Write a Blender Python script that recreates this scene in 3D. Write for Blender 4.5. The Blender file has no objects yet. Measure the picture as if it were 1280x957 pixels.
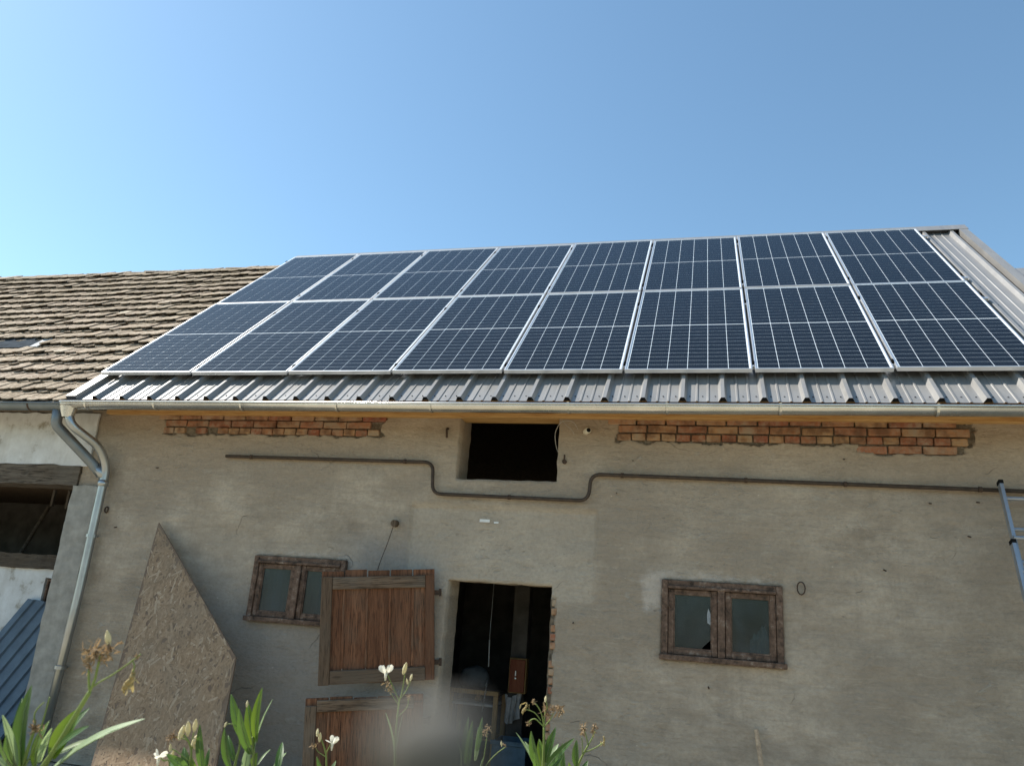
import bpy, bmesh, math, random
from mathutils import Vector, Matrix, noise
random.seed(7)
R = math.radians
scene = bpy.context.scene
col = scene.collection

# ---------------------------------------------------------------- camera
camd = bpy.data.cameras.new('camera')
camd.sensor_width = 36.0
camd.lens = 964.055 / 1280 * 36.0
camd.clip_start = 0.005
camd.clip_end = 3000
camd.dof.use_dof = True            # a phone lens: about 2.8 mm wide, focused on the barn
camd.dof.focus_distance = 6.0
camd.dof.aperture_fstop = camd.lens / 2.8
cam = bpy.data.objects.new('camera', camd)
col.objects.link(cam)
cr, cu, cf = Vector((.96929, .23596, .06923)), Vector((.00179, -.28829, .95754)), Vector((-.2459, .92801, .27986))
cam.matrix_world = Matrix(((cr.x, cu.x, -cf.x, 6.00014), (cr.y, cu.y, -cf.y, -6.28353), (cr.z, cu.z, -cf.z, 1.62), (0, 0, 0, 1)))
scene.camera = cam

# ---------------------------------------------------------------- sky and sun
SUN = Vector((-.92, .04, 1)).normalized()          # towards the sun
elev = math.asin(SUN.z)
world = bpy.data.worlds.new('World')
scene.world = world
world.use_nodes = True
wn = world.node_tree
bg = wn.nodes['Background']
sky = wn.nodes.new('ShaderNodeTexSky')
sky.sky_type = 'NISHITA'
sky.sun_disc = False
sky.sun_elevation = elev
sky.sun_rotation = math.atan2(SUN.x, SUN.y)
sky.air_density = 1.0
sky.dust_density = 0.45
sky.ozone_density = 4.0
tint = wn.nodes.new('ShaderNodeMix'); tint.data_type = 'RGBA'; tint.blend_type = 'MULTIPLY'
tint.inputs[0].default_value = 1; tint.inputs[7].default_value = (.80, .87, .765, 1)     # the phone's white balance
wn.links.new(sky.outputs[0], tint.inputs[6]); wn.links.new(tint.outputs[2], bg.inputs[0])
bg.inputs[1].default_value = 0.12
sd = bpy.data.lights.new('sun', 'SUN')
sd.energy = 4.2
sd.angle = R(.53)
sd.color = (1, .955, .88)
so = bpy.data.objects.new('sun', sd)
col.objects.link(so)
so.rotation_euler = (-SUN).to_track_quat('-Z', 'Y').to_euler()
scene.view_settings.view_transform = 'Standard'
scene.view_settings.look = 'None'
scene.view_settings.exposure = 1.15
scene.view_settings.gamma = 1.0

# ---------------------------------------------------------------- material helpers
class NT:
    def __init__(s, name):
        s.m = bpy.data.materials.new(name); s.m.use_nodes = True
        s.t = s.m.node_tree; s.t.nodes.clear()
        s.out = s.t.nodes.new('ShaderNodeOutputMaterial')
    def n(s, typ, ins=None, **props):
        nd = s.t.nodes.new('ShaderNode' + typ)
        for k, v in props.items(): setattr(nd, k, v)
        for k, v in (ins or {}).items():
            sock = nd.inputs[k]
            if isinstance(v, bpy.types.NodeSocket): s.t.links.new(v, sock)
            elif isinstance(v, (tuple, list)) and len(v) == 3 and sock.type == 'RGBA': sock.default_value = (*v, 1)
            else: sock.default_value = v
        return nd
    def pos(s): return s.n('NewGeometry').outputs['Position']
    def obj(s): return s.n('TexCoord').outputs['Object']
    def rnd(s): return s.n('ObjectInfo').outputs['Random']
    def map(s, v, scale=(1, 1, 1), loc=(0, 0, 0), rot=(0, 0, 0)):
        return s.n('Mapping', {'Vector': v, 'Scale': scale, 'Location': loc, 'Rotation': rot}).outputs[0]
    def noise(s, v, scale, detail=4, rough=.6, dist=0):
        return s.n('TexNoise', {'Vector': v, 'Scale': scale, 'Detail': detail, 'Roughness': rough, 'Distortion': dist}).outputs['Fac']
    def noisev(s, v, scale, detail=3):
        return s.n('TexNoise', {'Vector': v, 'Scale': scale, 'Detail': detail}).outputs['Color']
    def ramp(s, f, *stops):
        nd = s.n('ValToRGB', {'Fac': f}); e = nd.color_ramp.elements
        while len(e) < len(stops): e.new(.5)
        for el, (p, c) in zip(e, stops):
            el.position = p
            el.color = (*c, 1) if isinstance(c, (tuple, list)) else (c, c, c, 1)
        return nd.outputs[0]
    def mix(s, f, a, b, mode='MIX'):
        nd = s.n('Mix', data_type='RGBA', blend_type=mode)
        for k, v in ((0, f), (6, a), (7, b)):
            if isinstance(v, bpy.types.NodeSocket): s.t.links.new(v, nd.inputs[k])
            elif k == 0: nd.inputs[0].default_value = v
            else: nd.inputs[k].default_value = (*v, 1) if isinstance(v, (tuple, list)) else (v, v, v, 1)
        return nd.outputs[2]
    def math(s, op, a, b=0.0, c=0.0):
        nd = s.n('Math', operation=op)
        for k, v in enumerate((a, b, c)):
            if isinstance(v, bpy.types.NodeSocket): s.t.links.new(v, nd.inputs[k])
            else: nd.inputs[k].default_value = v
        return nd.outputs[0]
    def band(s, v, a, b, w):        # 1 inside a..b, soft edge w
        lo = s.n('MapRange', {0: v, 1: a - w, 2: a + w, 3: 0., 4: 1.}).outputs[0]
        hi = s.n('MapRange', {0: v, 1: b - w, 2: b + w, 3: 1., 4: 0.}).outputs[0]
        return s.math('MULTIPLY', lo, hi)
    def bump(s, h, strength=.3, dist=.01, normal=None):
        ins = {'Height': h, 'Strength': strength, 'Distance': dist}
        if normal: ins['Normal'] = normal
        return s.n('Bump', ins).outputs[0]
    def done(s, color, rough=.8, metal=0., normal=None, spec=.3, **kw):
        ins = {'Base Color': color, 'Roughness': rough, 'Metallic': metal, 'Specular IOR Level': spec}
        if normal: ins['Normal'] = normal
        ins.update(kw)
        p = s.n('BsdfPrincipled', ins)
        s.t.links.new(p.outputs[0], s.out.inputs[0])
        return s.m

MAT = {}
def m_plaster():
    n = NT('old lime plaster'); p = n.pos(); xyz = n.n('SeparateXYZ', {0: p})
    x, z = xyz.outputs[0], xyz.outputs[2]
    big = n.noise(p, .9, 5, .6); mid = n.noise(n.map(p, (1, 1, 1.5)), 2.6, 7, .68); fine = n.noise(p, 38, 4, .6)
    st = n.noise(n.map(p, (1.2, 1, 9)), 3.0, 5, .6, .4)
    c = n.ramp(mid, (.30, (.185, .160, .122)), (.48, (.270, .242, .192)), (.62, (.318, .288, .232)), (.78, (.385, .355, .295)))
    c = n.mix(n.ramp(big, (.42, 0.), (.58, .95)), c, (.215, .188, .145))
    c = n.mix(n.ramp(st, (.5, 0.), (.66, .3)), c, (.165, .146, .112))
    st2 = n.noise(n.map(p, (2.2, 1, 15), (5, 0, 3)), 2.4, 6, .7, .8)
    c = n.mix(n.ramp(st2, (.56, 0.), (.68, .3)), c, (.37, .345, .285))
    dr = n.noise(n.map(p, (7, 1, .5), (2, 0, 1)), 1.6, 5, .65)
    c = n.mix(n.ramp(dr, (.55, 0.), (.72, .35)), c, (.19, .175, .145))
    # warmer brown zone under the eave; bluish spray stain round the half door
    wob = n.math('MULTIPLY_ADD', n.noise(p, 1.7, 4), .9, -.45)
    c = n.mix(n.math('MULTIPLY', n.band(n.math('ADD', z, wob), 2.75, 3.6, .3), .5), c, (.262, .215, .150))
    m1 = n.math('MULTIPLY', n.band(n.math('ADD', x, wob), 1.2, 3.75, .35), n.band(n.math('ADD', z, wob), -.5, 1.75, .45))
    c = n.mix(n.math('MULTIPLY', m1, .75), c, (.205, .208, .205))
    m2 = n.math('MULTIPLY', n.band(n.math('ADD', x, wob), 2.85, 3.8, .2), n.band(n.math('ADD', z, wob), 1.8, 2.12, .1))
    c = n.mix(n.math('MULTIPLY', m2, .5), c, (.185, .205, .235))
    m3 = n.math('MULTIPLY', n.band(n.math('MULTIPLY_ADD', wob, .12, x), 3.42, 5.09, .02), n.band(n.math('MULTIPLY_ADD', wob, .1, z), 1.7, 2.462, .015))
    c = n.mix(n.math('MULTIPLY', m3, .4), c, (.335, .318, .270))
    # white lime left round the right window
    wob2 = n.math('MULTIPLY_ADD', n.noise(p, 9, 4), .24, -.12)
    l1 = n.math('MULTIPLY', n.band(n.math('ADD', x, wob2), 5.50, 5.66, .03), n.band(n.math('ADD', z, wob2), 1.68, 1.98, .03))
    l2 = n.math('MULTIPLY', n.band(n.math('ADD', x, wob2), 5.6, 6.5, .05), n.band(n.math('ADD', z, wob2), 1.93, 1.975, .015))
    l3 = n.math('MULTIPLY', n.band(n.math('ADD', x, wob2), 1.98, 2.9, .05), n.band(n.math('ADD', z, wob2), 1.93, 1.97, .015))
    lm = n.math('MAXIMUM', l1, n.math('MAXIMUM', n.math('MULTIPLY', l2, .7), n.math('MULTIPLY', l3, .5)))
    c = n.mix(n.math('MULTIPLY', lm, .75), c, (.34, .335, .325))
    # chips and pale scratches
    ch = n.n('TexVoronoi', {'Vector': n.map(p, (1, 1, 1.6)), 'Scale': 6.5}).outputs['Distance']
    chm = n.math('MULTIPLY', n.ramp(ch, (.02, 1.), (.06, 0.)), n.ramp(n.noise(p, 2.1, 3), (.48, 0.), (.6, 1.)))
    c = n.mix(n.math('MULTIPLY', chm, .55), c, (.52, .50, .45))
    dk = n.n('TexVoronoi', {'Vector': n.map(p, (1, 1, 2.4), (3.3, 0, 1.7)), 'Scale': 3.1}).outputs['Distance']
    c = n.mix(n.ramp(dk, (.015, .7), (.04, 0.)), c, (.07, .06, .05))
    c = n.mix(n.ramp(fine, (.35, .22), (.6, 0.)), c, (.12, .11, .09))
    c = n.n('HueSaturation', {'Saturation': .62, 'Color': c}).outputs[0]
    c = n.mix(1., c, (1.53, 1.36, 1.20), 'MULTIPLY')
    tr = n.noise(n.map(p, (3, 3, 10)), 2.6, 6, .7, .9)
    h = n.math('ADD', n.math('MULTIPLY', mid, .7), n.math('ADD', n.math('MULTIPLY', tr, .4), n.math('MULTIPLY', fine, .25)))
        # trowel nicks, dark scuffs and pale scrapes of the last coat
    k1 = n.noise(n.map(p, (1, 1, 2.6), (7, 0, 2)), 8.5, 4, .62, .5); k2 = n.noise(n.map(p, (1, 1, 1.9), (1, 0, 9)), 6.2, 5, .66, .7); k3 = n.noise(n.map(p, (1, 1, 2.1), (4, 0, 5)), 21, 3, .6, .4)
    kz = n.ramp(n.noise(p, .8, 4, .6), (.42, .25), (.58, 1.))
    c = n.mix(n.math('MULTIPLY', kz, n.ramp(k1, (.62, 0.), (.74, .34))), c, (.20, .178, .145)); c = n.mix(n.math('MULTIPLY', kz, n.ramp(k2, (.60, 0.), (.72, .4))), c, (.44, .415, .365))
    c = n.mix(n.math('MULTIPLY', kz, n.ramp(k3, (.66, 0.), (.74, .4))), c, (.16, .14, .115)); h = n.math('ADD', h, n.math('MULTIPLY', n.math('SUBTRACT', n.ramp(k2, (.59, 0.), (.70, 1.)), n.ramp(k1, (.59, 0.), (.70, 1.))), n.math('MULTIPLY', kz, .16)))
    # fine dark cracks
    wv = n.n('VectorMath', {0: p, 1: n.n('VectorMath', {0: n.noisev(p, 2.2, 4), 'Scale': .5}, operation='SCALE').outputs[0]}, operation='ADD').outputs[0]
    ck = n.n('TexVoronoi', {'Vector': n.map(wv, (.8, 1, 1.25)), 'Scale': .95}, feature='DISTANCE_TO_EDGE').outputs['Distance']
    ckm = n.math('MULTIPLY', n.ramp(ck, (.001, 1.), (.0035, 0.)), n.ramp(n.noise(p, 1.7, 3), (.57, 0.), (.63, 1.)))
    c = n.mix(n.math('MULTIPLY', ckm, .5), c, (.13, .115, .095))
    h = n.math('SUBTRACT', h, n.math('MULTIPLY', ckm, .25))
    return n.done(c, .95, 0, n.bump(h, .9, .03), .15)
def m_white():
    n = NT('flaking white limewash'); p = n.pos()
    f = n.noise(p, 5, 6, .65); c = n.ramp(f, (.33, (.34, .31, .26)), (.43, (.6, .6, .59)), (.7, (.74, .75, .75)))
    c = n.mix(n.ramp(n.noise(n.map(p, (2, 1, .6)), 3, 4), (.5, 0.), (.75, .5)), c, (.42, .39, .34))
    return n.done(c, .95, 0, n.bump(f, .4, .015), .15)
def m_mortar():
    n = NT('lime mortar'); p = n.pos(); f = n.noise(p, 30, 5)
    return n.done(n.ramp(f, (.3, (.09, .072, .05)), (.7, (.27, .22, .165))), 1, 0, n.bump(f, .6, .01), .1)
def m_brick():
    n = NT('old clay brick'); p = n.pos(); r = n.rnd()
    c = n.ramp(r, (0., (.30, .100, .056)), (.25, (.37, .18, .095)), (.45, (.42, .25, .13)), (.62, (.27, .082, .05)), (.8, (.44, .29, .165)), (1., (.34, .145, .08)))
    f = n.noise(p, 26, 6, .7)
    c = n.mix(n.ramp(f, (.42, 0.), (.72, .7)), c, (.34, .28, .21))
    c = n.mix(n.ramp(n.noise(p, 4.5, 5, .7), (.52, 0.), (.68, .8)), c, (.33, .28, .215))
    c = n.mix(n.ramp(n.noise(p, 9, 4), (.35, .7), (.55, 0.)), c, (.11, .055, .035))
    return n.done(c, .95, 0, n.bump(f, .6, .008), .15)
def m_wood(name, a, b, dark, axis, scale=1., grey=None, greyamt=.4, rough=.8):
    n = NT(name); o = n.obj(); r = n.rnd()
    sc = [14, 14, 14]; sc[axis] = .9
    off = n.n('CombineXYZ', {0: n.math('MULTIPLY', r, 37.), 1: n.math('MULTIPLY', r, 11.), 2: n.math('MULTIPLY', r, 23.)}).outputs[0]
    v = n.n('VectorMath', {0: o, 1: off}, operation='ADD').outputs[0]
    g = n.noise(n.map(v, tuple(q * scale for q in sc)), 2.2, 7, .68, .5)
    g2 = n.noise(n.map(v, tuple(q * scale * 3 for q in sc)), 3.0, 4, .6)
    big = n.noise(v, 3.2, 4, .6)
    c = n.ramp(g, (.3, dark), (.44, a), (.68, b))
    c = n.mix(n.ramp(g2, (.38, .85), (.5, 0.)), c, dark)
    if grey: c = n.mix(n.ramp(big, (.45, 0.), (.65, greyamt)), c, grey)
    kn = n.n('TexVoronoi', {'Vector': n.map(v, tuple(q * .16 + .5 for q in sc)), 'Scale': 2.6}).outputs['Distance']
    c = n.mix(n.ramp(kn, (.03, .8), (.09, 0.)), c, tuple(q * .5 for q in dark))
    c = n.mix(n.math('MULTIPLY', r, .6), c, tuple(q * .55 for q in a))
    return n.done(c, rough, 0, n.bump(n.math('ADD', g, n.math('MULTIPLY', g2, .6)), .7, .006), .2)
def m_osb(name='strand board', a=(.19, .125, .082)):
    n = NT(name); o = n.obj(); g = n.noise(o, 60, 4); d = n.noise(o, 2.2, 5)
    c = n.mix(n.ramp(g, (.35, .45), (.6, 0.)), a, tuple(q * .6 for q in a))
    c = n.mix(n.ramp(d, (.42, 0.), (.7, .45)), c, (.225, .178, .128))
    return n.done(c, .7, 0, n.bump(g, .12, .002), .3)
def m_tile():
    n = NT('weathered clay tile'); p = n.pos(); r = n.rnd()
    cellv = n.n('TexWhiteNoise', {0: n.n('VectorMath', {0: p, 1: (.18, .2, .2)}, operation='SNAP').outputs[0]}).outputs[0]
    f = n.noise(p, 21, 6, .75); b = n.noise(p, 1.3, 4)
    t = n.math('MULTIPLY_ADD', r, .75, n.math('MULTIPLY', cellv, .25))
    c = n.ramp(t, (0., (.150, .118, .092)), (.35, (.225, .185, .150)), (.7, (.290, .250, .205)), (.9, (.33, .27, .215)), (1., (.42, .40, .35)))
    c = n.mix(n.ramp(f, (.48, 0.), (.62, .85)), c, (.085, .074, .060))
    c = n.mix(n.ramp(n.noise(p, 31, 4, .7), (.52, 0.), (.64, .85)), c, (.46, .44, .38))
    c = n.mix(n.ramp(b, (.4, 0.), (.65, .5)), c, (.185, .160, .115))
    c = n.mix(1., c, (1.12, 1.03, .93), 'MULTIPLY')
    return n.done(c, .95, 0, n.bump(f, .7, .01), .15)
def m_sheet():
    n = NT('coated roofing sheet'); p = n.pos()
    f = n.noise(n.map(p, (3, .6, .6)), 4, 5); f2 = n.noise(p, 60, 3)
    c = n.ramp(f, (.3, (.225, .216, .204)), (.7, (.275, .265, .252)))
    c = n.mix(n.ramp(f2, (.55, 0.), (.7, .25)), c, (.33, .32, .30))
    return n.done(c, n.ramp(f, (.3, .31), (.7, .38)), .22, n.bump(f2, .08, .002), .9)
def m_zinc(name, c0, c1, ro, metal=.9):
    n = NT(name); p = n.pos(); f = n.noise(p, 5, 5); f2 = n.noise(n.map(p, (.4, 6, 6)), 14, 4)
    c = n.ramp(f, (.3, c0), (.7, c1))
    return n.done(c, n.math('MULTIPLY_ADD', f2, .16, ro), metal, n.bump(f2, .06, .003), .5)
def m_simple(name, c, rough=.7, metal=0., var=.25, scale=12, spec=.3, bumpy=.2):
    n = NT(name); p = n.obj(); f = n.noise(p, scale, 5)
    lo = tuple(q * (1 - var) for q in c); hi = tuple(min(1, q * (1 + var)) for q in c)
    return n.done(n.ramp(f, (.3, lo), (.7, hi)), rough, metal, n.bump(f, bumpy, .004), spec)
def m_cell():
    n = NT('silicon cell'); o = n.obj(); r = n.rnd()
    # thin busbars: printed silver lines running up each cell
    x = n.n('SeparateXYZ', {0: o}).outputs[0]
    w = n.math('FRACT', n.math('MULTIPLY', x, 1 / .0185))
    line = n.math('LESS_THAN', w, .035)
    c = n.mix(n.noise(n.pos(), 1.4, 2), (.0050, .0062, .0092), (.0075, .0092, .0130))
    c = n.mix(n.math('MULTIPLY', line, .5), c, (.16, .17, .18))
    return n.done(c, .6, 0, None, 0.)
def m_glass(name, tint, rough, dirt=None, dirtcol=(.4, .4, .38), fl=1.33, bias=0.):
    n = NT(name); p = n.pos()
    fr = n.n('Fresnel', {'IOR': n.math('MULTIPLY_ADD', n.n('NewGeometry').outputs['Backfacing'], 1 / fl - fl, fl)}).outputs[0]      # same reflectance from both sides of the thin pane
    if bias: fr = n.math('ADD', fr, bias)
    gl = n.n('BsdfGlossy', {'Color': (1, 1, 1), 'Roughness': rough}); tr = n.n('BsdfTransparent', {'Color': tint})
    mx = n.n('MixShader', {0: fr, 1: tr.outputs[0], 2: gl.outputs[0]})
    res = mx.outputs[0]
    if dirt:
        sc, lo, hi, amt = dirt
        d = n.ramp(n.noise(n.map(p, (1, 1, .7)), sc, 6, .65, .8), (lo, 0.), (hi, amt))
        df = n.n('BsdfDiffuse', {'Color': dirtcol})
        res = n.n('MixShader', {0: d, 1: res, 2: df.outputs[0]}).outputs[0]
    n.t.links.new(res, n.out.inputs[0]); return n.m
def m_leaf(name, c0, c1, trans, rough=.38):
    n = NT(name); o = n.pos(); f = n.noise(o, 22, 3)
    c = n.ramp(f, (.3, c0), (.7, c1))
    pr = n.n('BsdfPrincipled', {'Base Color': c, 'Roughness': rough, 'Specular IOR Level': .45})
    tl = n.n('BsdfTranslucent', {'Color': n.mix(.5, c, trans)})
    mx = n.n('MixShader', {0: .4, 1: pr.outputs[0], 2: tl.outputs[0]})
    n.t.links.new(mx.outputs[0], n.out.inputs[0]); return n.m
def m_ground():
    n = NT('dry yard earth and grass'); p = n.pos(); f = n.noise(p, .35, 6); g = n.noise(p, 9, 5)
    c = n.mix(n.ramp(f, (.46, 0.), (.64, .7)), (.44, .375, .28), (.19, .19, .09))
    c = n.mix(n.ramp(g, (.4, .5), (.6, 0.)), c, (.15, .12, .08))
    return n.done(c, 1, 0, n.bump(g, .8, .03), .1)
def m_paintwood():
    n = NT('peeling brown window paint'); p = n.pos()
    f = n.noise(p, 17, 7, .75); g = n.noise(n.map(p, (5, 5, 5)), 9, 5, .7)
    c = n.ramp(f, (.34, (.028, .020, .014)), (.45, (.105, .066, .046)), (.57, (.17, .108, .076)), (.68, (.30, .25, .20)))
    c = n.mix(n.ramp(g, (.3, .7), (.45, 0.)), c, (.02, .016, .013))
    return n.done(c, .8, 0, n.bump(f, .9, .006), .25)
MAT.update(plaster=m_plaster(), white=m_white(), mortar=m_mortar(), brick=m_brick(), osb=m_osb(), tile=m_tile(), sheet=m_sheet(),
    plank=m_wood('red brown door plank', (.185, .078, .040), (.325, .155, .083), (.025, .014, .009), 2, 1., (.14, .105, .075), .5),
    rail=m_wood('grey brown door rail', (.15, .10, .066), (.24, .17, .117), (.035, .023, .015), 0, 1., (.17, .145, .115), .6),
    stile=m_wood('grey brown door stile', (.145, .094, .061), (.225, .155, .105), (.03, .02, .013), 2, 1., (.17, .145, .115), .5),
    beam=m_wood('old grey beam', (.105, .083, .062), (.18, .15, .12), (.028, .021, .016), 0, .7, (.16, .14, .115), .5),
    pine=m_wood('new pine timber', (.52, .31, .12), (.62, .40, .18), (.40, .21, .075), 0, .6, None, 0, .6),
    oldpost=m_wood('old post', (.13, .09, .06), (.2, .15, .1), (.04, .03, .02), 2, .8),
    yellowwood=m_wood('yellow wood', (.44, .27, .11), (.52, .34, .16), (.3, .17, .06), 2, .6),
    redwood=m_wood('red stained wood', (.20, .055, .025), (.28, .085, .038), (.2, .04, .015), 2, .6, None, 0, .4),
    winpaint=m_paintwood(),
    zincnew=m_zinc('bright galvanised steel', (.58, .57, .54), (.70, .69, .66), .17), zincold=m_zinc('dull zinc', (.17, .19, .20), (.24, .26, .27), .38, .55),
    zincblue=m_zinc('galvanised downpipe', (.34, .36, .37), (.44, .46, .47), .28),
    alu=m_zinc('anodised aluminium', (.70, .71, .72), (.78, .79, .80), .34), aludull=m_zinc('ladder aluminium', (.30, .33, .37), (.38, .41, .45), .42, .7),
    backsheet=m_simple('white module back sheet', (.72, .74, .76), .5, 0, .03), cell=m_cell(),
    pglass=m_glass('module glass', (.93, .95, .96), .03, (7., .62, .82, .04), (.3, .3, .29), 1.27),
    wglass=m_glass('dirty window glass', (.42, .52, .55), .13, (2.2, .36, .8, .40), (.13, .17, .185), 1.5),
    polewood=m_simple('weathered pole', (.42, .31, .21), .8, 0, .3, 30), slatepane=m_simple('dark roof pane', (.045, .055, .066), .95, 0, .3, 12, .02), shard=m_simple('dusty glass shard', (.26, .28, .29), .35, 0, .3, 30), treeleaf=m_simple('garden tree leaf', (.03, .055, .018), .7, 0, .4, 3),
    rust=m_simple('brown painted pipe', (.058, .040, .028), .6, 0, .35, 20), iron=m_simple('rusty iron', (.06, .038, .026), .8, 0, .5, 60),
    dark=m_simple('dark sheet trim', (.035, .036, .042), .45, 0, .15), black=m_simple('black plastic', (.012, .012, .012), .9, 0, .2, 12, .05),
    pvc=m_simple('yellowed white plastic', (.66, .60, .48), .5, 0, .12), wire=m_simple('white wire', (.42, .40, .36), .5),
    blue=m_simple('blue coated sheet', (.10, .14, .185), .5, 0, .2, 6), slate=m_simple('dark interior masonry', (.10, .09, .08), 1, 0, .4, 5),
    cloth=m_simple('pale cloth', (.42, .42, .42), .95, 0, .25, 14), sack=m_simple('grey sack', (.115, .13, .14), 1, 0, .3, 10), crate=m_simple('blue plastic', (.09, .16, .22), .5),
    leaf=m_leaf('oleander leaf', (.040, .090, .022), (.062, .125, .032), (.16, .27, .03)), young=m_leaf('young oleander leaf', (.085, .155, .020), (.135, .215, .03), (.32, .45, .03)),  # yellower copy puts the backlit look into the leaf colour
    pale=m_leaf('pale leaf underside', (.20, .28, .14), (.27, .35, .19), (.36, .45, .16), .5), stem=m_simple('green stem', (.17, .22, .06), .6, 0, .25),
    petal=m_leaf('cream petal', (.74, .70, .58), (.80, .77, .68), (.8, .76, .6), .6), dry=m_leaf('withered petal', (.20, .125, .065), (.36, .265, .15), (.26, .17, .08), .85),
    bud=m_leaf('cream bud', (.62, .55, .32), (.72, .66, .45), (.7, .6, .3), .6), pod=m_leaf('dried pod', (.36, .28, .12), (.46, .37, .18), (.4, .3, .1), .7),
    stake=m_simple('weathered grey cane', (.105, .098, .082), .9, 0, .25, 300), ground=m_ground(), paper=m_simple('white paper scrap', (.72, .72, .70), .8, 0, .1), render=m_simple('rough grey render', (.30, .285, .255), 1, 0, .22, 9, .1, .7))

# ---------------------------------------------------------------- mesh helpers
class MB:
    def __init__(s): s.v, s.f, s.mi = [], [], []
    def add(s, vs, fs, mi=0):
        b = len(s.v); s.v += [tuple(v) for v in vs]; s.f += [tuple(b + i for i in f) for f in fs]; s.mi += [mi] * len(fs); return s
    def box(s, x0, x1, y0, y1, z0, z1, mi=0, bev=0.):
        if bev:
            bm = bmesh.new(); bmesh.ops.create_cube(bm, size=1)
            for v in bm.verts: v.co = Vector(((x0 + x1) / 2 + v.co.x * (x1 - x0), (y0 + y1) / 2 + v.co.y * (y1 - y0), (z0 + z1) / 2 + v.co.z * (z1 - z0)))
            bmesh.ops.bevel(bm, geom=list(bm.edges), offset=bev, segments=1, affect='EDGES')
            bm.verts.ensure_lookup_table()
            s.add([v.co.copy() for v in bm.verts], [[v.index for v in f.verts] for f in bm.faces], mi); bm.free(); return s
        return s.add([(x, y, z) for z in (z0, z1) for y in (y0, y1) for x in (x0, x1)],
                     [(0, 2, 3, 1), (4, 5, 7, 6), (0, 1, 5, 4), (2, 6, 7, 3), (0, 4, 6, 2), (1, 3, 7, 5)], mi)
    def tube(s, pts, r, n=8, mi=0, cap=True, r1=None):
        pts = [Vector(p) for p in pts]; k = len(pts); rings = []
        up = Vector((0, 0, 1)); t0 = (pts[1] - pts[0]).normalized()
        if abs(t0.dot(up)) > .95: up = Vector((1, 0, 0))
        a = t0.cross(up).normalized()
        for i, p in enumerate(pts):
            t = (pts[min(i + 1, k - 1)] - pts[max(i - 1, 0)]).normalized()
            a = (a - t * a.dot(t)).normalized(); b = t.cross(a)
            rr = r if r1 is None else r + (r1 - r) * i / (k - 1)
            rings.append([p + (a * math.cos(2 * math.pi * j / n) + b * math.sin(2 * math.pi * j / n)) * rr for j in range(n)])
        vs = [v for rg in rings for v in rg]
        fs = [(i * n + j, i * n + (j + 1) % n, (i + 1) * n + (j + 1) % n, (i + 1) * n + j) for i in range(k - 1) for j in range(n)]
        if cap: fs += [tuple(range(n))[::-1], tuple((k - 1) * n + j for j in range(n))]
        return s.add(vs, fs, mi)
    def prism(s, poly, y0, y1, mi=0):        # polygon in x,z, thickness along y
        n = len(poly)
        return s.add([(x, y0, z) for x, z in poly] + [(x, y1, z) for x, z in poly],
                     [tuple(range(n)), tuple(range(2 * n - 1, n - 1, -1))] + [(i, i + n, (i + 1) % n + n, (i + 1) % n) for i in range(n)], mi)
    def mesh(s, name, mats, smooth=False):
        me = bpy.data.meshes.new(name); me.from_pydata(s.v, [], s.f)
        for m in (mats if isinstance(mats, (list, tuple)) else [mats]): me.materials.append(m)
        if any(s.mi): me.polygons.foreach_set('material_index', s.mi)
        bm = bmesh.new(); bm.from_mesh(me); bmesh.ops.recalc_face_normals(bm, faces=bm.faces); bm.to_mesh(me); bm.free()
        if smooth: me.polygons.foreach_set('use_smooth', [True] * len(me.polygons))
        me.update(); return me
    def build(s, name, mats, parent=None, smooth=False, **kw):
        return place(name, s.mesh(name, mats, smooth), parent, **kw)
def place(name, me, parent=None, loc=(0, 0, 0), rot=(0, 0, 0), label=None, cat=None, group=None, kind=None):
    o = bpy.data.objects.new(name, me); col.objects.link(o)
    o.location = loc; o.rotation_euler = rot; o.parent = parent
    for k, v in (('label', label), ('category', cat), ('group', group), ('kind', kind)):
        if v: o[k] = v
    return o
def thing(name, label, cat, loc=(0, 0, 0), rot=(0, 0, 0), group=None):
    return place(name, None, None, loc, rot, label, cat, group)
def sub(o, loc):      # keep world coordinates for meshes parented to an empty standing at loc
    o.location = -Vector(loc); return o
def smooth_path(pts, n=6):
    P = [Vector(p) for p in pts]; out = []
    for i in range(len(P) - 1):
        p0, p1, p2, p3 = P[max(i - 1, 0)], P[i], P[i + 1], P[min(i + 2, len(P) - 1)]
        for k in range(n):
            t = k / n
            out.append(.5 * ((2 * p1) + (p2 - p0) * t + (2 * p0 - 5 * p1 + 4 * p2 - p3) * t * t + (3 * p1 - p0 - 3 * p2 + p3) * t ** 3))
    return out + [P[-1]]
def fillet(pts, r, n=5):
    P = [Vector(p) for p in pts]; out = [P[0]]
    for i in range(1, len(P) - 1):
        a, b = (P[i - 1] - P[i]), (P[i + 1] - P[i]); q = min(r, a.length * .48, b.length * .48)
        A, B = P[i] + a.normalized() * q, P[i] + b.normalized() * q
        for k in range(n + 1):
            t = k / n; out.append((1 - t) ** 2 * A + 2 * t * (1 - t) * P[i] + t * t * B)
    return out + [P[-1]]
def nz(x, y, z=0.): return noise.noise(Vector((x, y, z)))

# roof frame: s runs up the slope, o is the height above the module plane
A = .72842
ZR = 3.63625
def rp(x, s, o): return Vector((x, s * math.cos(A) - o * math.sin(A), ZR + s * math.sin(A) + o * math.cos(A)))

def part(name, mb, mats, parent, smooth=False, **kw):
    o = mb.build(name, mats, parent, smooth, **kw)
    if parent and parent.type == 'EMPTY': o.location = -parent.location
    return o

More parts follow.
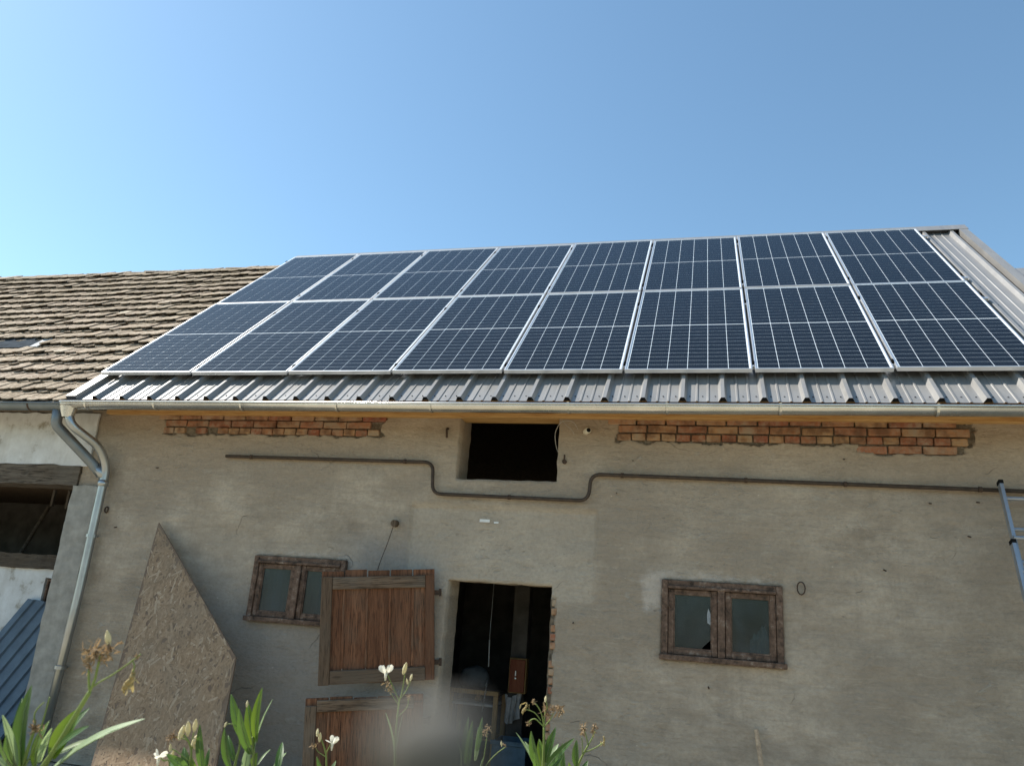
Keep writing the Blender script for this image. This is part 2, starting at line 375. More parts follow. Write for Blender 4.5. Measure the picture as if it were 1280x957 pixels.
# ---------------------------------------------------------------- ground
g = MB(); nn = 40
for i in range(nn + 1):
    for j in range(nn + 1):
        u, v = (i / nn * 2 - 1), (j / nn * 2 - 1)
        g.v.append((4 + math.copysign(abs(u) ** 2.6, u) * 900, -2 + math.copysign(abs(v) ** 2.6, v) * 900, -.01))
for i in range(nn):
    for j in range(nn):
        g.f.append((i * (nn + 1) + j, (i + 1) * (nn + 1) + j, (i + 1) * (nn + 1) + j + 1, i * (nn + 1) + j + 1)); g.mi.append(0)
g.build('ground', MAT['ground'], kind='structure')

# ---------------------------------------------------------------- the barn
barn = thing('barn', 'long plastered barn with a sheet metal roof, half door, loft hatch and two small windows', 'barn', (4.4, .4, 0))
YF = .25
OPEN = dict(hatch=(3.812, 4.732, 2.697, 3.30), door=(3.826, 4.738, 0., 1.82), rwin=(5.642, 6.558, 1.33, 1.93), lwin=(1.953, 2.868, 1.36, 1.93))
BR = ((.69, 3.07, 3.066), (5.25, 8.0, 3.064))
def in_brick(x, z):
    w = nz(x * 7, z * 9, 4.) * .05 + nz(x * 23, z * 23, 6.) * .02
    for x0, x1, z0 in BR:
        if x0 + w * 1.4 < x < x1 + w * 1.4 and z > z0 + w * .8: return True
    if 7.15 + w < x < 7.9 + w and z > 3.0 + w * .5: return True
    if 4.745 < x < 4.775 + w * .3 and .35 < z < 1.72: return True
    return False
def relief(x, z):
    h = nz(x * .7, z * .9) * .016 + nz(x * 2.2, z * 6, 3) * .009 + nz(x * 6, z * 19, 8) * .005 + nz(x * 17, z * 17, 2) * .0012
    w = nz(x * 3, z * 3, 9) * .03
    def st(v, a): return max(0., min(1., (v - a) / .012))
    h -= .03 * max(0., min(1., (z - 1.75) / .5)) * st(x + w, 3.42) * st(-x + w, -5.09) * st(-z + w * .5, -2.462)
    h += .004 * max(0, nz(x * 1.9, z * 1.9, 20)) * 2
    if in_brick(x, z): h -= .026
    return h
def lines(a, b, brk, step):
    pts = sorted(set([a, b] + [q for q in brk if a < q < b])); out = []
    for p, q in zip(pts, pts[1:]):
        k = max(1, round((q - p) / step)); out += [p + (q - p) * i / k for i in range(k)]
    return out + [pts[-1]]
XL = lines(-.23, 9.02, [v for o in OPEN.values() for v in o[:2]], .016)
ZL = lines(0, 2.97, [v for o in OPEN.values() for v in o[2:]], .026)[:-1] + lines(2.97, 3.30, [], .011)
XL = [round(v, 5) for v in XL]; ZL = [round(v, 5) for v in ZL]
w = MB(); nx, nz_ = len(XL), len(ZL)
def jit(x, z, i, j):
    jx, jz = nz(x * 11, z * 11, 30) * .008, nz(x * 11, z * 11, 40) * .006
    return x + jx * (0 < i < nx - 1), z + jz * (0 < j < nz_ - 1)
for j, z in enumerate(ZL):
    for i, x in enumerate(XL):
        X, Z = jit(x, z, i, j); w.v.append((X, YF - relief(x, z), Z))
def hole(xc, zc): return any(o[0] < xc < o[1] and o[2] < zc < o[3] for o in OPEN.values())
for j in range(nz_ - 1):
    for i in range(nx - 1):
        xc, zc = (XL[i] + XL[i + 1]) / 2, (ZL[j] + ZL[j + 1]) / 2
        if hole(xc, zc): continue
        w.f.append((j * nx + i, j * nx + i + 1, (j + 1) * nx + i + 1, (j + 1) * nx + i)); w.mi.append(1 if in_brick(xc, zc) else 0)
YB = .58
for nm, (x0, x1, z0, z1) in OPEN.items():       # reveals through the wall
    i0, i1 = XL.index(round(x0, 5)), XL.index(round(x1, 5)); j0 = ZL.index(round(z0, 5)); j1 = ZL.index(round(z1, 5))
    loop = [(i, j0) for i in range(i0, i1)] + [(i1, j) for j in range(j0, j1)] + [(i, j1) for i in range(i1, i0, -1)] + [(i0, j) for j in range(j1, j0, -1)]
    dp = YB
    b = len(w.v); N = len(loop)
    for q in (.33, 1.):
        for i, j in loop:
            v = w.v[j * nx + i]; e = nz(v[0] * 6, v[2] * 6, q * 9) * .008
            w.v.append((v[0] + e, v[1] + (dp - v[1]) * q, v[2] + e))
    for k in range(N):
        a_, b_ = loop[k], loop[(k + 1) % N]; p, q = a_[1] * nx + a_[0], b_[1] * nx + b_[0]; k2 = (k + 1) % N
        w.f += [(p, q, b + k2, b + k), (b + k, b + k2, b + N + k2, b + N + k)]; w.mi += [0, 0]
# inner face of the front wall
for j in range(nz_ - 1):
    pass
cols_ = sorted({-.23, 9.02} | {v for o in OPEN.values() for v in o[:2]})
rows_ = sorted({0., 3.30} | {v for o in OPEN.values() for v in o[2:]})
for xa, xb in zip(cols_, cols_[1:]):
    for za, zb in zip(rows_, rows_[1:]):
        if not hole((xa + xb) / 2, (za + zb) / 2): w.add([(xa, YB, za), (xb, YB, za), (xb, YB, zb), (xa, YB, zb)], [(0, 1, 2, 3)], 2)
me = bpy.data.meshes.new('front_wall'); me.from_pydata(w.v, [], w.f)
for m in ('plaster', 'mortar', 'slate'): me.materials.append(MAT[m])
me.polygons.foreach_set('material_index', w.mi); me.polygons.foreach_set('use_smooth', [True] * len(w.f)); me.update()
front = place('front_wall', me, barn, loc=-barn.location)
# the rest of the shell: side walls, back wall, loft floor, inside partition, ground floor slab
sh = MB()
sh.add([(-.23, .58, 0), (-.23, 6.7, 0), (-.23, 6.7, 3.2), (-.23, 3.45, 6.3), (-.23, .58, 3.3)], [(0, 1, 2, 3, 4)])
part('end_wall', MB().add([(8.9, .58, 0), (8.9, 6.7, 0), (8.9, 6.7, 3.2), (8.9, 3.43, 6.25), (8.9, .58, 3.3), (9.02, .58, 0), (9.02, 6.7, 0), (9.02, 6.7, 3.2), (9.02, 3.43, 6.25), (9.02, .58, 3.3)],
     [(0, 1, 2, 3, 4), (9, 8, 7, 6, 5), (0, 5, 6, 1), (1, 6, 7, 2), (2, 7, 8, 3), (3, 8, 9, 4), (4, 9, 5, 0)]), MAT['render'], barn)
part('end_wall', MB().add([(-.23, .59, 0), (-.23, 6.7, 0), (-.23, 6.7, 3.2), (-.23, 3.43, 6.25), (-.23, .59, 3.3), (-.08, .59, 0), (-.08, 6.7, 0), (-.08, 6.7, 3.2), (-.08, 3.43, 6.25), (-.08, .59, 3.3)],
     [(0, 1, 2, 3, 4), (9, 8, 7, 6, 5), (0, 5, 6, 1), (1, 6, 7, 2), (2, 7, 8, 3), (3, 8, 9, 4), (4, 9, 5, 0)]), MAT['render'], barn)
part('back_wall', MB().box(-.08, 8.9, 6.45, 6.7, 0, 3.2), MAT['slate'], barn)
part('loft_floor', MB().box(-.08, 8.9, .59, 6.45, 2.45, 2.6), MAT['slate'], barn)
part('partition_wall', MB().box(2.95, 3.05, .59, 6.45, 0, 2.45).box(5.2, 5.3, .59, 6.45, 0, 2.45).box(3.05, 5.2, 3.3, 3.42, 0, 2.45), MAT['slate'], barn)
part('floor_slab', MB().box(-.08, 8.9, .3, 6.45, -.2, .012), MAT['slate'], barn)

# bricks laid bare where the plaster has fallen off
def brick_mesh(L, H, seed):
    bm = bmesh.new(); bmesh.ops.create_cube(bm, size=1)
    for v in bm.verts: v.co = Vector((v.co.x * L, v.co.y * .05, v.co.z * H))
    bmesh.ops.bevel(bm, geom=list(bm.edges), offset=.006, segments=1, affect='EDGES')
    for v in bm.verts: v.co += Vector((nz(v.co.x * 40, v.co.z * 40, seed), nz(v.co.x * 30, v.co.z * 30, seed + 5), nz(v.co.x * 40, v.co.z * 40, seed + 9))) * .0045
    me = bpy.data.meshes.new('brick'); bm.to_mesh(me); bm.free(); me.materials.append(MAT['brick']); return me
HM = [brick_mesh(.114, .058, k) for k in range(4)]; SM = [brick_mesh(.238, .060, k + 10) for k in range(4)]; JM = [brick_mesh(.05, .055, k + 20) for k in range(3)]
def lay(x, z, ms, dy=0.):
    place('brick', random.choice(ms), front, (x, YF + .012 + dy + random.uniform(-.004, .006), z + random.uniform(-.003, .003)), (random.uniform(-.03, .03), random.uniform(-.02, .02), random.uniform(-.02, .02)))
for (x0, x1, z0) in BR:
    x = x0 + .05
    while x < x1 - .05:
        if not (x0 < 1 and .95 < x < 1.35 and random.random() < .6) : lay(x, 3.103, HM, .006 if random.random() < .2 else 0)
        x += .124 + random.uniform(-.003, .003)
    x = x0 + .12
    while x < x1 - .1: lay(x, 3.174, SM); x += .249 + random.uniform(-.004, .004)
    x = x0 + .03
    while x < x1 - .0: lay(x, 3.245, SM); x += .249
for x in (7.26, 7.51, 7.76): lay(x, 3.032, SM, .006)
z = .4
while z < 1.70:
    if random.random() < .8: lay(4.768, z, JM, .016)
    z += .068

# ------------------------------------------------ metal roof
roof = part('roof', MB().add([rp(-.07, -.41, -.16), rp(9.0, -.41, -.16), rp(9.0, 4.46, -.16), rp(-.07, 4.46, -.16)], [(0, 1, 2, 3)])
            .add([rp(-.07, 4.46, -.16), rp(9.0, 4.46, -.16), (9.0, 6.95, 3.2), (-.07, 6.95, 3.2)], [(0, 1, 2, 3)]), MAT['oldpost'], barn)
PITCH, X0 = .3097, .231
def sheet_profile(k0, k1, extra=0.):
    pts = []
    for k in range(k0, k1 + 1):
        c = X0 + k * PITCH
        pts += [(c - .034, -.105), (c - .014, -.066), (c + .014, -.066), (c + .034, -.105)]
        if k < k1:
            for q in (.36, .64):
                m = c + PITCH * q; pts += [(m - .011, -.105), (m - .006, -.098), (m + .006, -.098), (m + .011, -.105)]
    return pts
for k in range(0, 28, 3):
    pr = sheet_profile(k, min(k + 3, 28)); s = MB(); lift = .0 if (k // 3) % 2 else .0022
    if k == 0: pr = [(.0, -.105)] + pr
    n = len(pr)
    for sv in (-.412, 1.2, 2.8, 4.30): s.v += [tuple(rp(x, sv, o + lift)) for x, o in pr]
    for r_ in range(3): s.f += [(r_ * n + i, r_ * n + i + 1, (r_ + 1) * n + i + 1, (r_ + 1) * n + i) for i in range(n - 1)]
    s.mi = [0] * len(s.f)
    part('roof_sheet', s, MAT['sheet'], roof)
cm = MB().prism([(-.031, -.104), (.031, -.104), (.0125, -.0685), (-.0125, -.0685)], 0, .02)
cm.v = [(x, y, z) for x, y, z in cm.v]; cm = cm.mesh('rib_shade_plug', MAT['black'])
for k in range(0, 29):
    place('rib_shade_plug', cm, roof, rp(X0 + k * PITCH, -.40, 0), (A, 0, 0))  # black plugs stand in for the shade inside the open ribs
sc = MB()
for k in range(0, 28):
    c = X0 + k * PITCH
    for q in (.18, .5, .82):
        for sv in (-.32,): 
            a0 = rp(c + q * PITCH, sv, -.104); sc.tube([a0, a0 + (rp(0, 0, .006) - rp(0, 0, 0))], .006, 6)
for k in (26, 27):
    for sv in [i * .55 for i in range(9)]:
        a0 = rp(X0 + k * PITCH + .05, sv, -.104); sc.tube([a0, a0 + (rp(0, 0, .006) - rp(0, 0, 0))], .007, 6)
part('roof_screws', sc, MAT['dark'], roof, kind='stuff')
def slab(x0, x1, s0, s1, o0, o1, mb=None):
    mb = mb or MB(); return mb.add([rp(x, s, o) for o in (o0, o1) for s in (s0, s1) for x in (x0, x1)], [(0, 2, 3, 1), (4, 5, 7, 6), (0, 1, 5, 4), (2, 6, 7, 3), (0, 4, 6, 2), (1, 3, 7, 5)])
part('verge_trim', slab(-.09, .022, -.42, 4.44, -.15, -.058), MAT['sheet'], roof)
part('verge_end', slab(-.088, .020, -.4235, -.4203, -.149, -.059), MAT['dark'], roof)
part('verge_trim', slab(8.985, 9.075, -.385, 4.46, -.15, -.052).box(9.05, 9.08, .0, .01, 3.3, 3.31), MAT['sheet'], roof)
rc = MB(); c0, c1 = -.1, 9.09       # ridge cap: a folded sheet with a drip edge
prof = [rp(0, 4.27, -.056), rp(0, 4.27, -.049), rp(0, 4.45, -.046)]
top = prof[2]; back = [Vector((0, 2 * top.y - p.y, p.z)) for p in prof[::-1]]
pp = prof + back[1:]
rc.v = [(c, p.y, p.z) for c in (c0, c1) for p in pp]; n = len(pp)
rc.f = [(i, i + 1, n + i + 1, n + i) for i in range(n - 1)]; rc.mi = [0] * (n - 1)
part('ridge_cap', rc, MAT['sheet'], roof)
part('ridge_filler', slab(.03, 8.97, 4.31, 4.36, -.125, -.058), MAT['dark'], roof)  # dark filler, its colour also carrying the shadow under the cap

# eaves timber
part('wall_plate', MB().box(-.0, 9.02, .185, .42, 3.252, 3.40, bev=.004), MAT['pine'], barn)
part('soffit_board', MB().box(-.02, 9.02, -.10, .184, 3.300, 3.318).box(-.02, 9.02, -.2, -.103, 3.298, 3.318), MAT['pine'], barn)
part('fascia_board', MB().box(-.07, 9.02, -.192, -.168, 3.20, 3.29), MAT['pine'], barn)
part('eave_flashing', MB().add([(x, y, z) for x in (-.06, 9.02) for y, z in ((-.16, 3.275), (-.2, 3.272), (-.245, 3.232))], [(0, 1, 4, 3), (1, 2, 5, 4)]), MAT['dark'], roof)

# gutter
def gutter(x0, x1, yc, zc, r, th=.0025, n=12, bead=.009):
    m = MB()
    prof = [(yc + r, zc + .012)] + [(yc + r * math.cos(t), zc - r * math.sin(t)) for t in [math.pi * i / n for i in range(n + 1)]]
    inn = [(yc + (r - th) * math.cos(t), zc - (r - th) * math.sin(t)) for t in [math.pi * i / n for i in range(n, -1, -1)]]
    loop = prof + inn; k = len(loop)
    m.v = [(x, y, z) for x in (x0, x1) for y, z in loop]
    m.f = [(i, (i + 1) % k, k + (i + 1) % k, k + i) for i in range(k)]
    h = len(prof)                       # end caps as half discs
    m.f += [tuple(range(1, h)), tuple(k + i for i in range(h - 1, 0, -1))]
    m.mi = [0] * len(m.f)
    m.tube([(x0, yc - r - bead * .5, zc), (x1, yc - r - bead * .5, zc)], bead, 8)
    return m
GY, GZ, GR = -.278, 3.236, .062
gut = part('gutter', gutter(-.075, 9.0, GY, GZ, GR), MAT['zincnew'], barn, smooth=False)
for p_ in gut.data.polygons: p_.use_smooth = len(p_.vertices) == 4
def strap(x, yc, zc, r, wd=.018):
    m = MB(); n = 12; pts = [(yc + (r + .004) * math.cos(t), zc - (r + .004) * math.sin(t)) for t in [math.pi * i / n for i in range(n + 1)]]
    pts.append((yc - r - .010, zc + .014)); pts.append((yc - r + .010, zc + .016))
    k = len(pts)
    m.v = [(x + d, y, z) for d in (-wd / 2, wd / 2) for y, z in pts]; m.f = [(i, i + 1, k + i + 1, k + i) for i in range(k - 1)]; m.mi = [0] * (k - 1); return m
for x in (.21, .98, 1.90, 2.845, 3.72, 4.905, 5.69, 6.535, 7.617, 8.5):
    part('bracket', strap(x, GY, GZ, GR), MAT['zincnew'], gut)
# outlet funnel and downpipe with a swan neck
dpp = part('downpipe', MB().tube(fillet([(-.01, -.278, 3.15), (.045, -.262, 3.02), (.165, .02, 2.87), (.178, .155, 2.70), (.168, .165, 1.48), (.115, .165, 0.02)], .13, 7), .041, 14), MAT['zincblue'], barn, smooth=True)
fn = MB()
for (z0, z1, r0, r1) in ((3.20, 3.09, .11, .05),):
    n = 14
    fn.v = [(-.02 + r0 * .9 * math.cos(2 * math.pi * i / n), -.278 + r0 * .6 * math.sin(2 * math.pi * i / n), z0) for i in range(n)] + [(-.005 + r1 * math.cos(2 * math.pi * i / n), -.275 + r1 * math.sin(2 * math.pi * i / n), z1) for i in range(n)]
    fn.f = [(i, (i + 1) % n, n + (i + 1) % n, n + i) for i in range(n)]; fn.mi = [0] * n
part('funnel', fn, MAT['zincnew'], dpp, smooth=True)
part('collar', MB().tube([(.1752, .1565, 2.56), (.1748, .1567, 2.50)], .05, 14), MAT['zincblue'], dpp, smooth=True)
part('pipe_clip', MB().tube([(.1705, .1625, 2.03), (.1702, .1626, 2.0)], .051, 14).box(.16, .18, .2, .26, 2.005, 2.02), MAT['zincblue'], dpp)
part('pipe_clip', MB().tube([(.142, .165, .82), (.141, .165, .79)], .051, 14).box(.13, .15, .2, .26, .795, .81), MAT['zincblue'], dpp)

# brown pipe along the wall
wp = part('wall_pipe', MB().tube(fillet([(1.474, .205, 2.842), (3.60, .205, 2.832), (3.622, .205, 2.55), (5.02, .205, 2.536), (5.036, .205, 2.764), (9.0, .205, 2.716)], .085, 7), .0155, 10), MAT['rust'], barn, smooth=True)
for x, z in ((1.75, 2.840), (3.33, 2.8335), (4.33, 2.543), (5.3, 2.761), (6.3, 2.748), (7.05, 2.739), (8.0, 2.728)):
    part('pipe_clip', MB().tube([(x - .012, .205, z), (x + .012, .205, z)], .021, 10).box(x - .007, x + .007, .21, .262, z - .008, z + .006), MAT['iron'], wp)

# ------------------------------------------------ windows
def window(x0, x1, z0, z1, broken):
    y0, y1 = .212, .285; t = .048
    f = MB().box(x0, x0 + t, y0, y1, z0, z1, bev=.004).box(x1 - t, x1, y0, y1, z0, z1, bev=.004)
    f.box(x0 + t, x1 - t, y0 + .003, y1, z1 - t, z1, bev=.004).box(x0 - .015, x1 + .02, y0 - .018, y1, z0 - .006, z0 + .036, bev=.005)
    xm = (x0 + x1) / 2
    f.box(xm - .027, xm + .027, y0 - .006, y1, z0 + .036, z1 - t, bev=.004)
    win = part('window', f, MAT['winpaint'], barn)
    part('weather_strip', MB().box(x0 + t, x1 - t, y0 - .014, y0 + .0, z1 - t - .018, z1 - t + .006, bev=.004), MAT['winpaint'], win)
    for a, b, side in ((x0 + t, xm - .027, 0), (xm + .027, x1 - t, 1)):
        q = .043; a += .003; b -= .003; za, zb = z0 + .038, z1 - t - .02
        part('sash', MB().box(a, a + q, .226, .27, za, zb, bev=.004).box(b - q, b, .226, .27, za, zb, bev=.004)
             .box(a + q, b - q, .228, .27, zb - q, zb, bev=.004).box(a + q, b - q, .228, .27, za, za + q, bev=.004), MAT['winpaint'], win)
        pa, pb, pz0, pz1 = a + q, b - q, za + q, zb - q
        if broken and side == 0:
            pane = MB().prism([(pa, pz0), (pb - .09, pz0), (pb, pz0 + .09), (pb, pz1), (pa, pz1)], .247, .250)
        else: pane = MB().prism([(pa, pz0), (pb, pz0), (pb, pz1), (pa, pz1)], .247, .250)
        part('pane', pane, MAT['wglass'], win)
        part('glazing_putty', MB().box(pa, pb, .236, .247, pz0, pz0 + .010).box(pa, pa + .008, .236, .247, pz0 + .010, pz1).box(pb - .008, pb, .236, .247, pz0 + .010, pz1), MAT['winpaint'], win)
        part('hinge', MB().box(*((a - .012, a + .006) if side == 0 else (b - .006, b + .012)), .214, .228, zb - .14, zb - .07), MAT['iron'], win)
    if broken:
        rg = MB(); n = 14
        for j in range(9):
            for i in range(n + 1):
                u, v = i / n, j / 8; e = nz(u * 4, v * 4, 3) * .5 + .5
                rg.v.append((pb - .15 + u * .155 * (1 - .45 * v * e), .285 + .02 * nz(u * 5, v * 5, 7), pz0 + .005 + v * (.10 + .13 * u + .05 * nz(u * 6, 2))))
        rg.f = [(j * (n + 1) + i, j * (n + 1) + i + 1, (j + 1) * (n + 1) + i + 1, (j + 1) * (n + 1) + i) for j in range(8) for i in range(n)]; rg.mi = [0] * len(rg.f)
        part('rag', rg, MAT['cloth'], win, smooth=True)
        part('glass_shard', MB().prism([(xm - .105, pz1 - .20), (xm - .082, pz1 - .215), (xm - .078, pz1 - .14), (xm - .098, pz1 - .09), (xm - .108, pz1 - .14)], .241, .244), MAT['shard'], win)
    else:       # a curtain hangs behind the panes
        cu_ = MB(); n = 30
        cu_.v = [(x0 + t + (x1 - x0 - 2 * t) * i / n, .33 + .012 * math.sin(i * 1.9) + .006 * math.sin(i * .7), z) for z in (z0 + .04, z1 - .03) for i in range(n + 1)]
        cu_.f = [(i, i + 1, n + 2 + i, n + 1 + i) for i in range(n)]; cu_.mi = [0] * n
        part('curtain', cu_, MAT['sack'], win, smooth=True)
    return win
window(*OPEN['rwin'][:2], *OPEN['rwin'][2:], True)
window(*OPEN['lwin'][:2], *OPEN['lwin'][2:], False)

# ------------------------------------------------ the two halves of the stable door, swung open against the wall
def half_door(label, hx, hy, hz, wd, ht, ang, sag, planks, extra, rails):
    Mx = Matrix.Translation((hx, hy, hz)) @ Matrix.Rotation(ang, 4, 'Z') @ Matrix.Rotation(sag, 4, 'Y')
    root = thing('half_door', label, 'half door', (hx, hy, hz), Mx.to_euler(), 'two leaves of the stable door')
    def pt(name, mb, mat, parent=root): return mb.build(name, MAT[mat], parent)
    # local: x from 0 (hinge) to -wd, y 0 front, z from 0 (top) down to -ht
    for a, b in rails: pt('rail', MB().box(-wd + .095, -.085, -.030, -.003, b, a, bev=.005), 'rail')
    pt('stile', MB().box(-wd + .005, -wd + .093, -.032, -.003, -ht + .0, -.05, bev=.005), 'stile')
    pt('stile', MB().box(-.083, -.010, -.029, -.003, -ht + .01, -.05, bev=.005), 'plank')
    x = -wd
    for k, pw in enumerate(planks):
        pt('plank', MB().box(x + .005, x + pw - .005, .0, .026, -ht + random.uniform(-.006, .006), extra + random.uniform(-.008, .008), bev=.004), 'plank')
        if 0 < k: pt('cover_strip', MB().box(x - .010, x + .009, -.013, -.001, -ht + .12, -.10, bev=.003), 'plank')
        x += pw
    for zz in (-.2, -ht + .14):
        pt('hinge', MB().box(-.03, .055, .004, .024, zz - .02, zz + .02, bev=.003).tube([(.045, .012, zz - .03), (.045, .012, zz + .03)], .011, 8), 'iron')
half_door('upper leaf of the weathered red brown plank door swung open beside the doorway', 3.725, .175, 1.905, .95, .90, R(24), R(-5.6), (.19, .19, .19, .19, .19), .0, ((-.055, -.155), (-.79, -.895)))
half_door('lower leaf of the weathered plank door swung open behind the oleanders', 3.735, .17, .895, .95, .90, R(24), R(-5.0), (.19, .19, .19, .19, .19), .0, ((-.012, -.10), (-.78, -.88)))
part('threshold', MB().box(3.83, 4.735, .22, .6, .0, .04, bev=.01), MAT['render'], barn)

# ------------------------------------------------ small fixings on the wall
def ring(cx, cz, r, tilt=0., y=.232, th=.005, arc=1.):
    return MB().tube([(cx + r * math.sin(t) * math.cos(tilt), y - abs(r * math.sin(t)) * .3, cz + r * 1.6 * math.cos(t)) for t in [2 * math.pi * arc * i / 16 for i in range(17)]], th, 6)
part('wall_ring', ring(6.697, 1.925, .030, .3), MAT['iron'], barn)
part('wall_ring', ring(.212, 2.281, .018, .1, .24, .007), MAT['iron'], barn)
part('wall_hook', MB().tube(fillet([(3.70, .26, 3.155), (3.695, .215, 3.15), (3.705, .205, 3.085), (3.70, .225, 3.07)], .03), .010, 8), MAT['iron'], barn)
part('wall_hook', MB().tube([(4.795, .26, 2.87), (4.795, .21, 2.87)], .02, 8).tube([(4.795, .215, 2.93), (4.795, .215, 2.85)], .007, 6), MAT['iron'], barn)
part('wooden_peg', MB().tube([(3.29, .28, 2.278), (3.29, .20, 2.275)], .031, 12), MAT['oldpost'], barn)
part('peg_wire', MB().tube(smooth_path([(3.285, .215, 2.26), (3.24, .226, 2.1), (3.19, .226, 1.93), (3.175, .2, 1.8)], 5), .0035, 5), MAT['iron'], barn)
cs = part('conduit_stub', MB().tube([(4.955, .30, 3.142), (4.975, .215, 3.14), (5.005, .155, 3.137)], .026, 14), MAT['pvc'], barn, smooth=True)
part('stub_mouth_shade', MB().tube([(5.006, .154, 3.137), (5.0062, .1535, 3.137)], .019, 12), MAT['black'], cs)  # black disc painted in for the dark hollow of the tube
part('loose_wire', MB().tube(smooth_path([(4.90, .232, 3.16), (4.86, .222, 3.22), (4.80, .225, 3.235), (4.74, .22, 3.21), (4.70, .23, 3.12), (4.705, .27, 3.02), (4.72, .30, 2.97)], 6), .0026, 6)
     .tube(smooth_path([(4.76, .23, 3.235), (4.80, .215, 3.19), (4.85, .22, 3.15), (4.87, .23, 3.11)], 5), .0022, 6), MAT['wire'], barn)
part('paper_scrap', MB().box(4.075, 4.165, .222, .228, 2.322, 2.347, bev=.001), MAT['paper'], barn)
part('paper_scrap', MB().box(4.205, 4.245, .222, .228, 2.315, 2.33, bev=.001), MAT['paper'], barn)
for x, z in ((7.65, 2.62), (7.98, 2.64), (7.9, 2.38), (.36, 2.12), (5.25, 2.62), (6.0, 1.15), (5.38, 2.9), (7.05, 2.95), (4.93, 1.55), (.7, 2.72), (7.3, 2.1)):
    part('nail', MB().tube([(x, .26, z), (x + .006, .212, z - .010)], .0055, 6), MAT['iron'], barn)

